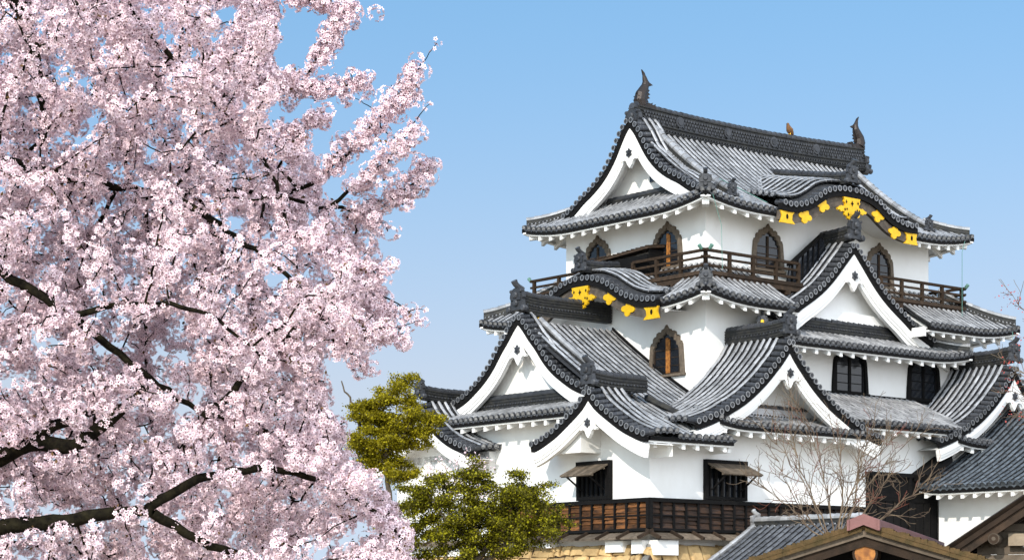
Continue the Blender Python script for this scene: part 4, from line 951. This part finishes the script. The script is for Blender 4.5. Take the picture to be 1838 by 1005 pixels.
for k in range(14):
    z = zc + 0.12 - k*.115; e = min(1.9, (az2 - z - .3)/0.66)
    if e > .1: m.box((-e, .30 + .004*(k % 2), z), (e, .36, z + .110))
part(m, 'plank_wall', ['wood_grey'], g2)
m = MB(G2); m.box((-1.42, .16, zc - .10), (1.42, .29, zc + .08)); part(m, 'tie_beam', ['wood_pale'], g2)

# ------------------------------------------------------------------ trees
from mathutils import noise as mnoise
def colonize(seed, par, attr, step, di, dk, iters, grav=0.0, jitter=0.15):
    N = [np.array(p, float) for p in seed]; PR = list(par); A = np.array(attr, float)
    best = np.full(len(A), -1); bd = np.full(len(A), 1e9); start = 0; alive = np.ones(len(A), bool); kids = {}
    for it in range(iters):
        new = np.array(N[start:])
        for c0 in range(0, len(new), 400):
            blk = new[c0:c0+400]; d = np.linalg.norm(A[:, None, :] - blk[None], axis=2); j = d.argmin(1); dm = d[np.arange(len(A)), j]
            up = dm < bd; bd[up] = dm[up]; best[up] = start + c0 + j[up]
        start = len(N); alive &= bd > dk
        idx = np.where(alive & (bd < di))[0]
        if len(idx) == 0: break
        acc = {}
        for i in idx:
            v = A[i] - N[best[i]]; acc.setdefault(best[i], []).append(v/(np.linalg.norm(v) + 1e-9))
        for k, vs in acc.items():
            if kids.get(k, 0) > 3: continue
            dv = np.mean(vs, 0) + RNG.normal(0, jitter, 3) + np.array((0, 0, grav)); dv /= np.linalg.norm(dv) + 1e-9
            kids[k] = kids.get(k, 0) + 1
            N.append(N[k] + dv*step); PR.append(k)
        if start == len(N): break
    return np.array(N), np.array(PR)
def branches(mb, N, PR, r_tip, r_fix=None, ex=2.3, n=5, mi=0, rmax=1.0):
    K = len(N); acc = np.zeros(K); rad = np.zeros(K)
    ch = [[] for _ in range(K)]
    for i in range(K):
        if PR[i] >= 0: ch[PR[i]].append(i)
    for i in range(K-1, -1, -1):
        rad[i] = min(rmax, max(r_tip, acc[i]**(1/ex) if acc[i] > 0 else r_tip))
        if r_fix is not None and i < len(r_fix): rad[i] = r_fix[i]
        if PR[i] >= 0: acc[PR[i]] += rad[i]**ex
    used = np.zeros(K, bool)
    for i in range(K):
        for c in ch[i]:
            if used[c]: continue
            chain = [i, c]; used[c] = True
            while ch[chain[-1]]:
                nx = max(ch[chain[-1]], key=lambda k: rad[k])
                if used[nx]: break
                used[nx] = True; chain.append(nx)
            rr = [min(rad[k], rad[c]*1.15) if k == i else rad[k] for k in chain]
            mb.tube(N[chain], rr, 8 if rr[0] > .03 else n if rr[0] > .008 else 4, mi, caps=False, tone=.5)
    return rad
def inside(poly, x, y):
    c = False; j = len(poly) - 1
    for i in range(len(poly)):
        xi, yi = poly[i]; xj, yj = poly[j]
        if (yi > y) != (yj > y) and x < (xj - xi)*(y - yi)/(yj - yi) + xi: c = not c
        j = i
    return c
def fast_mesh(name, V, F, mats, mi, tone, parent, label=None):
    """V (n,3), F (m,4) quads"""
    off = np.array(parent['_off']); me = bpy.data.meshes.new(name); V = V - off
    me.vertices.add(len(V)); me.vertices.foreach_set('co', V.astype(np.float32).ravel())
    me.loops.add(F.size); me.loops.foreach_set('vertex_index', F.astype(np.int32).ravel())
    me.polygons.add(len(F)); k = F.shape[1]
    me.polygons.foreach_set('loop_start', np.arange(0, F.size, k, dtype=np.int32))
    for q in mats: me.materials.append(MATS[q])
    me.polygons.foreach_set('material_index', mi.astype(np.int32))
    at = me.attributes.new('tone', 'FLOAT', 'FACE'); at.data.foreach_set('value', tone.astype(np.float32))
    me.update(calc_edges=True); o = bpy.data.objects.new(name, me); sc.collection.objects.link(o); o.parent = parent; o['_off'] = list(off)
    return o
def frames(nrm):
    n = nrm/np.linalg.norm(nrm, axis=1, keepdims=True); r = RNG.normal(size=n.shape)
    u = np.cross(n, r); u /= np.linalg.norm(u, axis=1, keepdims=True); return u, np.cross(n, u), n
PET = []
for k in range(5):
    a = 2*math.pi*k/5
    for (r, da, z) in ((0.10, 0, 0.0), (0.72, -0.50, 0.20), (1.0, 0.0, 0.34), (0.72, 0.50, 0.20)): PET.append((r*math.cos(a + da), r*math.sin(a + da), z))
CEN = [(0.27, 0.0, 0.13), (0.0, 0.27, 0.13), (-0.27, 0.0, 0.13), (0.0, -0.27, 0.13)]
TPL = np.array(PET + CEN)
def flowers(name, C, NR, R, parent):
    n = len(C); u, v, w_ = frames(NR); R = R[:, None, None]
    V = C[:, None, :] + R*(TPL[None, :, 0:1]*u[:, None, :] + TPL[None, :, 1:2]*v[:, None, :] + TPL[None, :, 2:3]*w_[:, None, :])
    F = np.arange(n*24).reshape(n*6, 4); mi = np.tile(np.array([0]*5 + [1]), n); tn = np.repeat(RNG.random(n), 6)
    return fast_mesh(name, V.reshape(-1, 3), F, ['petal', 'petal_center'], mi, tn, parent)
def leaves(name, C, NR, R, parent, mats, asp=0.55):
    n = len(C); u, v, w_ = frames(NR); R = R[:, None, None]
    T4 = np.array([(-.5, 0, 0), (.05, -asp*.55, .06), (.5, 0, -.04), (.05, asp*.55, .06)])
    V = C[:, None, :] + R*(T4[None, :, 0:1]*u[:, None, :] + T4[None, :, 1:2]*v[:, None, :] + T4[None, :, 2:3]*w_[:, None, :])
    return fast_mesh(name, V.reshape(-1, 3), np.arange(n*4).reshape(n, 4), mats, np.zeros(n), RNG.random(n), parent)
def chain(pts, step):
    P = np.array(pts, float); L = np.concatenate(([0], np.cumsum(np.linalg.norm(np.diff(P, axis=0), axis=1)))); n = max(1, int(L[-1]/step))
    q = np.linspace(0, L[-1], n + 1); C = np.stack([np.interp(q, L, P[:, i]) for i in range(3)], 1)
    k = C.copy(); k[1:-1] = (C[:-2] + 2*C[1:-1] + C[2:])/4; return k
class Skel:
    def __init__(s): s.N = []; s.P = []; s.R = []
    def limb(s, pts, r0, r1, step, attach=True, wob=0.0):
        C = chain(pts, step); 
        if wob: C[1:] += RNG.normal(0, wob, (len(C) - 1, 3))
        if attach and s.N:
            d = np.linalg.norm(np.array(s.N) - C[0], axis=1); p = int(d.argmin())
        else: p = -1
        for i, q in enumerate(C):
            s.N.append(q); s.P.append(p); s.R.append(r0 + (r1 - r0)*i/max(1, len(C) - 1)); p = len(s.N) - 1

# ---- flowering cherry
ch = thing('cherry_tree', 'large cherry tree covered in pale pink blossom, filling the left of the picture', 'tree', px(-390, 1508, 14.0))
SK = Skel()
Q = lambda x, y, D=14.0: px(x, y, D)
SK.limb([Q(-390, 1508), Q(-370, 1200), Q(-330, 900), Q(-260, 600), Q(-190, 350), Q(-120, 60), Q(-90, -150)], 0.24, 0.09, .09)
LIMBS = [([Q(-330, 900), Q(-150, 850), Q(0, 822, 13.6), Q(60, 792, 13.5), Q(130, 803, 13.4), Q(180, 770, 13.4), Q(215, 735, 13.4), Q(260, 700, 13.3)], .11, .03),
 ([Q(60, 792, 13.5), Q(90, 760, 13.5), Q(135, 752, 13.6), Q(170, 735, 13.9)], .045, .02),
 ([Q(-350, 1080), Q(-150, 985), Q(0, 945, 13.3), Q(120, 932, 13.2), Q(265, 912, 13.1), Q(330, 955, 13.2), Q(430, 1000, 13.3), Q(560, 1030, 13.4)], .085, .015),
 ([Q(265, 912, 13.1), Q(350, 860, 13.2), Q(450, 840, 13.4), Q(560, 850, 13.6), Q(650, 900, 13.8), Q(720, 960, 13.9)], .035, .01),
 ([Q(-300, 760), Q(-120, 470), Q(0, 482, 13.4), Q(60, 522, 13.4), Q(130, 566, 13.4), Q(185, 612, 13.5), Q(236, 655, 13.5), Q(300, 705, 13.7), Q(370, 745, 13.9), Q(470, 770, 14.2)], .055, .012),
 ([Q(-250, 560), Q(-80, 300), Q(0, 282, 13.5), Q(40, 300, 13.7), Q(110, 315, 14.2), Q(190, 335, 14.7), Q(300, 345, 14.9), Q(400, 340, 14.8), Q(500, 355, 14.5), Q(590, 372, 14.4)], .06, .012),
 ([Q(-190, 350), Q(-60, -60), Q(20, 0, 14.3), Q(58, 55, 14.3), Q(78, 170, 14.4), Q(80, 260, 14.5)], .055, .03),
 ([Q(-120, 60), Q(60, -60, 14.6), Q(180, 40, 14.2), Q(300, 90, 14.0), Q(393, 190, 13.8), Q(440, 240, 13.8), Q(490, 310, 13.8), Q(520, 420, 13.8)], .032, .012),
 ([Q(393, 190, 13.8), Q(440, 130, 14.1), Q(490, 140, 14.3), Q(545, 155, 14.4), Q(600, 157, 14.4), Q(655, 147, 14.4)], .02, .006),
 ([Q(440, 130, 14.1), Q(470, 60, 14.4), Q(480, 0, 14.6), Q(500, -60, 14.7)], .016, .006),
 ([Q(545, 155, 14.4), Q(562, 110, 14.4), Q(590, 70, 14.4), Q(612, 28, 14.4)], .012, .005),
 ([Q(480, -40, 14.6), Q(560, 3, 14.4), Q(610, 12, 14.4), Q(645, 18, 14.4)], .012, .005),
 ([Q(500, 355, 14.5), Q(560, 330, 14.4), Q(610, 290, 14.3), Q(650, 245, 14.3), Q(690, 205, 14.3), Q(722, 165, 14.3), Q(748, 128, 14.3)], .018, .004),
 ([Q(590, 372, 14.4), Q(640, 335, 14.3), Q(690, 295, 14.2), Q(722, 262, 14.2), Q(748, 215, 14.2)], .016, .004),
 ([Q(590, 372, 14.4), Q(650, 378, 14.5), Q(690, 366, 14.5), Q(730, 340, 14.5), Q(766, 302, 14.5)], .015, .004),
 ([Q(500, 300, 14.2), Q(540, 240, 14.2), Q(580, 195, 14.2)], .012, .004),
 ([Q(640, 378, 14.5), Q(665, 395, 14.4), Q(690, 405, 14.4)], .007, .003),
 ([Q(370, 745, 13.7), Q(480, 640, 13.9), Q(560, 560, 14.1), Q(640, 520, 14.2), Q(690, 535, 14.2), Q(735, 558, 14.2)], .028, .004),
 ([Q(560, 560, 14.1), Q(640, 590, 14.0), Q(700, 600, 14.0), Q(724, 598, 14.0)], .014, .004),
 ([Q(520, 420, 13.8), Q(600, 450, 13.9), Q(650, 480, 14.0), Q(690, 490, 14.0)], .014, .004),
 ([Q(300, 345, 14.4), Q(420, 420, 14.0), Q(520, 500, 13.8), Q(600, 600, 13.7), Q(650, 660, 13.8)], .03, .006),
 ([Q(130, 566, 13.4), Q(260, 540, 13.2), Q(380, 560, 13.1), Q(470, 640, 13.1)], .025, .008),
 ([Q(265, 912, 13.1), Q(250, 850, 13.3), Q(330, 790, 13.5), Q(450, 760, 13.6), Q(560, 790, 13.7), Q(630, 850, 13.7)], .03, .008)]
for pts, r0, r1 in LIMBS: SK.limb(pts, r0, r1, .085, wob=.008)
nfix = len(SK.N)
POLY = [(-230, -100), (440, -100), (470, -20), (505, 10), (505, 60), (470, 110), (520, 150), (500, 190), (545, 235), (560, 290), (590, 330), (600, 400), (650, 450), (680, 500), (690, 560), (700, 610), (650, 640), (590, 650), (575, 690), (600, 735), (640, 770), (650, 830), (700, 880), (735, 930), (760, 985), (790, 1120), (-230, 1120)]
att = []
while len(att) < 6400:
    x = RNG.uniform(-230, 790); y = RNG.uniform(-100, 1120)
    if not inside(POLY, x, y): continue
    D = 14.1 + RNG.normal(0, .7) if RNG.random() < .68 else RNG.uniform(15.2, 17.2)
    if D < 12.85: continue
    p = px(x, y, D)
    if mnoise.noise(Vector(p)*1.7) < (-0.14 if D < 15.2 else -0.3): continue
    att.append(p)
for pts, r0, r1 in LIMBS[8:20]:                       # attractors along the free-standing sprays
    C = chain(pts, .05)
    for q in C[len(C)//4:]:
        for _ in range(2): att.append(q + RNG.normal(0, .065, 3))
N, PR = colonize(SK.N, SK.P, att, .075, 1.3, .11, 70)
TIPS = []; m = MB(); rad = branches(m, N, PR, .0042, SK.R, ex=2.5, n=5, rmax=.03)
for pts in ([Q(748, 128, 14.3), Q(765, 104, 14.3), Q(785, 78, 14.3)], [Q(748, 215, 14.2), Q(760, 198, 14.2), Q(773, 187, 14.2)], [Q(735, 558, 14.2), Q(750, 552, 14.2), Q(764, 558, 14.2)], [Q(715, 590, 14), Q(740, 580, 14), Q(757, 575, 14)], [Q(650, 460, 14), Q(658, 450, 14), Q(664, 443, 14)], [Q(690, 205, 14.3), Q(640, 180, 14.3), Q(630, 174, 14.3)]):
    pts = chain(pts, .03); pts[1:] += RNG.normal(0, .004, (len(pts) - 1, 3)); m.tube(pts, np.linspace(.0042, .002, len(pts)), 4, 0); TIPS.append(pts)
part(m, 'trunk', ['bark'], ch, smooth=True)
cl = []; 
for i in range(len(N)):
    thin = rad[i] < .0135
    if i < nfix and not thin: continue
    if RNG.random() < (0.92 if thin else 0.6): cl.append(N[i] + RNG.normal(0, .018, 3))
for i in range(nfix):
    if RNG.random() < (.42 if rad[i] < .03 else .16): cl.append(N[i] + (RNG.normal(0, .05), -.05 - rad[i] - .12*RNG.random(), RNG.normal(0, .05)))
for pts, r0, r1 in LIMBS[8:20]:
    q_ = chain(pts, .05)
    for q in q_[len(q_)//4:]:
        for _ in range(int(RNG.integers(1, 4))): cl.append(q + RNG.normal(0, RNG.uniform(.018, .055), 3))
cl = np.array(cl); C = []; NR = []
for c in cl:
    k = int(RNG.integers(16, 34)); rr = .0095*math.sqrt(k)*(1.0 + .35*RNG.random())
    dv = RNG.normal(size=(k, 3)); dv /= np.linalg.norm(dv, axis=1, keepdims=True)
    C.append(c + dv*rr*np.array((1, 1, .9)) + (0, 0, -.01)); NR.append(dv + RNG.normal(0, .22, (k, 3)))
for t_ in TIPS:
    for q in (t_[-1], t_[-1], t_[len(t_)*2//3]): C.append(q + RNG.normal(0, .010, (2, 3))); NR.append(RNG.normal(size=(2, 3)))
C = np.concatenate(C); NR = np.concatenate(NR)
open('/tmp/cherry.txt', 'w').write(str((len(N), len(cl), len(C))))
flowers('blossom_crown', C, NR, .0165 + .004*RNG.random(len(C)), ch)
i = RNG.choice(len(cl), min(len(cl), 5200)); Cb = np.repeat(cl[i], 3, 0) + RNG.normal(0, .026, (len(i)*3, 3))
leaves('young_leaves', Cb, RNG.normal(size=Cb.shape), .018 + .018*RNG.random(len(Cb)), ch, ['bud_leaf'])

# ---- yellow-green maples
def maple(label, base, D, blobs, stems, nl, mat, ls, seedv):
    o = thing('maple_tree', label, 'tree', (px(base[0], 1000, D)[0], D, 0.0)); sk = Skel()
    b0 = np.array((px(base[0], 1000, D)[0], D, 0.0)); sk.limb([b0, b0 + (0.1, 0, 1.2), np.array(px(*base, D))], .13, .09, .1)
    for st in stems: sk.limb([np.array(px(x, y, D + dd)) for x, y, dd in st], .06, .015, .1, wob=.02)
    A = []
    for (cx, cy, rx, ry, n) in blobs:
        for _ in range(n):
            v = RNG.normal(size=3); v /= np.linalg.norm(v); v *= 1.12*RNG.random()**.55*(1.4 if RNG.random() < .12 else 1); q = np.array(px(cx + v[0]*rx, cy + v[1]*ry, D)); q[1] += v[2]*rx/3704*D*0.9
            if mnoise.noise(Vector(q)*3.0) > -0.02: A.append(q)
    N, PR = colonize(sk.N, sk.P, A, .08, 1.5, .10, 50, jitter=.25)
    m = MB(); rad = branches(m, N, PR, .0035, sk.R, ex=2.4, rmax=.06); part(m, 'trunk', ['maple_bark'], o, smooth=True)
    tw = N[len(sk.N):]; k = RNG.integers(0, len(tw), nl)
    C = tw[k] + RNG.normal(0, 1, (nl, 3))*np.array((.085, .085, .042)) + (0, 0, .015)
    NR = RNG.normal(0, .75, (nl, 3)) + np.array((-.15, -.35, .9))
    leaves('leaf_crown', C, NR, ls*(.7 + .6*RNG.random(nl)), o, [mat], asp=.8)
    return o
maple('yellow-green leafy maple between the cherry blossom and the left gable', (700, 930), 46.0,
      [(715, 690, 34, 16, 55), (745, 682, 16, 10, 14), (668, 722, 36, 20, 60), (735, 748, 48, 16, 70), (690, 765, 60, 20, 80), (655, 800, 35, 18, 50), (720, 795, 55, 20, 80), (690, 832, 45, 16, 50), (745, 775, 42, 12, 50), (650, 745, 24, 14, 30), (760, 770, 26, 10, 20), (690, 790, 70, 30, 60), (640, 770, 24, 12, 24), (700, 725, 40, 18, 40), (715, 850, 40, 14, 40), (655, 830, 30, 14, 30)],
      [[(700, 900, 0), (690, 820, 0), (680, 760, .2), (700, 700, .2)], [(690, 820, 0), (730, 770, -.2), (750, 735, -.2)], [(685, 830, 0), (650, 790, .3), (640, 740, .3), (620, 700, .3), (612, 685, .3)]], 42000, 'leaf_gold', .046, 3)
maple('spreading dark olive maple in front of the stone base', (870, 1075), 42.0,
      [(800, 862, 60, 18, 60), (850, 850, 36, 14, 40), (760, 900, 52, 24, 70), (850, 900, 80, 26, 120), (930, 890, 60, 22, 80), (900, 935, 85, 26, 120), (810, 950, 90, 30, 130), (985, 935, 30, 18, 36), (945, 965, 60, 20, 70), (760, 985, 50, 20, 50), (880, 985, 80, 22, 90), (715, 880, 18, 12, 14), (1000, 955, 16, 12, 14), (800, 1020, 90, 25, 60), (928, 852, 13, 20, 26), (985, 905, 26, 9, 22), (1008, 942, 18, 9, 20), (862, 828, 20, 9, 16), (890, 870, 40, 16, 40), (800, 900, 60, 24, 60), (740, 905, 30, 14, 30), (860, 925, 60, 20, 60), (725, 950, 30, 16, 24)],
      [[(870, 1060, 0), (850, 980, 0), (800, 930, -.3), (770, 890, -.3)], [(860, 1000, 0), (900, 940, .2), (940, 890, .3)], [(865, 1010, 0), (930, 960, -.2), (985, 935, -.2)], [(850, 980, 0), (850, 900, .3), (850, 850, .3)]], 66000, 'leaf_green', .044, 4)
# a few loose leaves on the thin left shoot of the first maple
# ---- young cherry far behind, sparse pink
yc = thing('young_cherry', 'thin young cherry with sparse pink flowers behind the green trees', 'tree', (px(800, 1000, 56)[0], 56.0, 0.0))
sk = Skel(); b0 = np.array((px(800, 1000, 56)[0], 56.0, 0)); sk.limb([b0, np.array(px(800, 1000, 56)), np.array(px(810, 880, 56))], .08, .03, .12)
A = [px(RNG.uniform(752, 885), RNG.uniform(812, 900), 56 + RNG.normal(0, .5)) for _ in range(110)]
N, PR = colonize(sk.N, sk.P, A, .1, 3, .12, 50); m = MB(); branches(m, N, PR, .006, sk.R, rmax=.05); part(m, 'trunk', ['shrub_bark'], yc)
k = RNG.integers(len(sk.N), len(N), 620); Cc = N[k] + RNG.normal(0, .09, (620, 3)); flowers('blossom_crown', Cc, RNG.normal(size=Cc.shape), .028 + .012*RNG.random(620), yc)

# ---- bare shrub
def grow(mb, p, d, r, L, depth, mi_tip, up=.10):
    n = max(3, int(L/.10)); pts = [np.array(p, float)]; d = np.array(d, float); kids = []
    for k in range(n):
        d = d + RNG.normal(0, .10, 3) + np.array((0, 0, up*.4)); d /= np.linalg.norm(d); pts.append(pts[-1] + d*L/n)
        if depth > 0 and k > 0 and RNG.random() < (.55 if depth > 1 else .5):
            v = RNG.normal(size=3); v -= d*(v @ d); v /= np.linalg.norm(v); kids.append((pts[-1], d*.75 + v*.65, k/n))
    rr = np.linspace(r, max(r*.35, .004), len(pts)); mb.tube(pts, rr, 5 if r > .012 else 4, mi_tip if r < .009 else 0, caps=False)
    for q, dd, f in kids: grow(mb, q, dd/np.linalg.norm(dd), max(r*(.62 - .15*f), .004), L*(.62 - .2*f)*(.6 + .6*RNG.random()), depth - 1, mi_tip, up)
sh = thing('bare_shrub', 'leafless branching shrub behind the gate ridge, in front of the keep wall', 'shrub', (px(1500, 1000, 46)[0], 46.0, 0.0))
m = MB(); bs = np.array((px(1500, 1000, 46)[0], 46.0, 0.0)); tops = [(1362, 868), (1385, 778), (1420, 770), (1452, 760), (1500, 790), (1545, 800), (1590, 800), (1632, 790), (1660, 870), (1400, 830), (1600, 850), (1560, 785)]
for (tx, ty) in tops:
    T_ = np.array(px(tx, ty, 46 + RNG.normal(0, .5))); B_ = np.array(px(1500 + RNG.normal(0, 12), 985, 46 + RNG.normal(0, .15)))
    dv = T_ - B_; L = np.linalg.norm(dv); m.tube([bs + RNG.normal(0, .05, 3)*(1, 1, 0), B_], [.03, .025], 5, 0, caps=False)
    n = 12; mid = (RNG.normal(0, .10, 3)); pts = [B_ + dv*t + mid*math.sin(math.pi*t) + np.array((0, 0, .12*math.sin(math.pi*t))) + RNG.normal(0, .02, 3) for t in np.linspace(0, 1, n)]
    m.tube(pts, np.linspace(.020, .005, n), 5, 0, caps=False)
    for k in range(3, n):
        for _ in range(2):
            if RNG.random() < .75:
                d = dv/L + RNG.normal(0, .5, 3); grow(m, pts[k], d/np.linalg.norm(d), .011, L*.30*(.5 + .7*RNG.random()), 2, 1 if RNG.random() < .22 else 0)
part(m, 'branches', ['shrub_bark', 'shrub_red'], sh)
# ---- reddish budding tree at the right edge
rt = thing('budding_tree', 'reddish budding twigs reaching in from the right edge beside the gable', 'tree', (px(1935, 1000, 40)[0], 40.0, 0.0))
m = MB(); b0 = np.array((px(1935, 1000, 40)[0], 40.0, 0)); m.tube([b0, np.array(px(1930, 900, 40)), np.array(px(1920, 700, 40)), np.array(px(1905, 560, 40))], [.09, .08, .05, .03], 7)
for (x0, y0, x1, y1) in ((1915, 640, 1816, 530), (1918, 720, 1812, 655), (1920, 740, 1804, 702), (1922, 760, 1820, 745)):
    A_ = np.array(px(x0, y0, 40)); B_ = np.array(px(x1, y1, 40 + RNG.normal(0, .3))); n = 9
    pts = [A_ + (B_ - A_)*t + RNG.normal(0, .025, 3) for t in np.linspace(0, 1, n)]; m.tube(pts, np.linspace(.018, .005, n), 5, 0, caps=False)
    for k in range(3, n):
        for _ in range(2): d = (B_ - A_)/np.linalg.norm(B_ - A_) + RNG.normal(0, .6, 3); grow(m, pts[k], d/np.linalg.norm(d), .007, .32*(.5 + RNG.random()), 1, 0)
part(m, 'trunk', ['shrub_bark'], rt)
Cc = []
for (x1, y1) in ((1815, 528), (1806, 540), (1825, 545), (1812, 655), (1804, 700), (1820, 690), (1818, 745), (1830, 610)):
    Cc.append(np.array(px(x1, y1, 40)) + RNG.normal(0, .10, (18, 3)))
Cc = np.concatenate(Cc); leaves('buds', Cc, RNG.normal(size=Cc.shape), .03 + .03*RNG.random(len(Cc)), rt, ['red_bud'])['kind'] = 'stuff'

# ------------------------------------------------------------------ tidy helper properties
for o in bpy.data.objects:
    if '_off' in o.keys(): del o['_off']
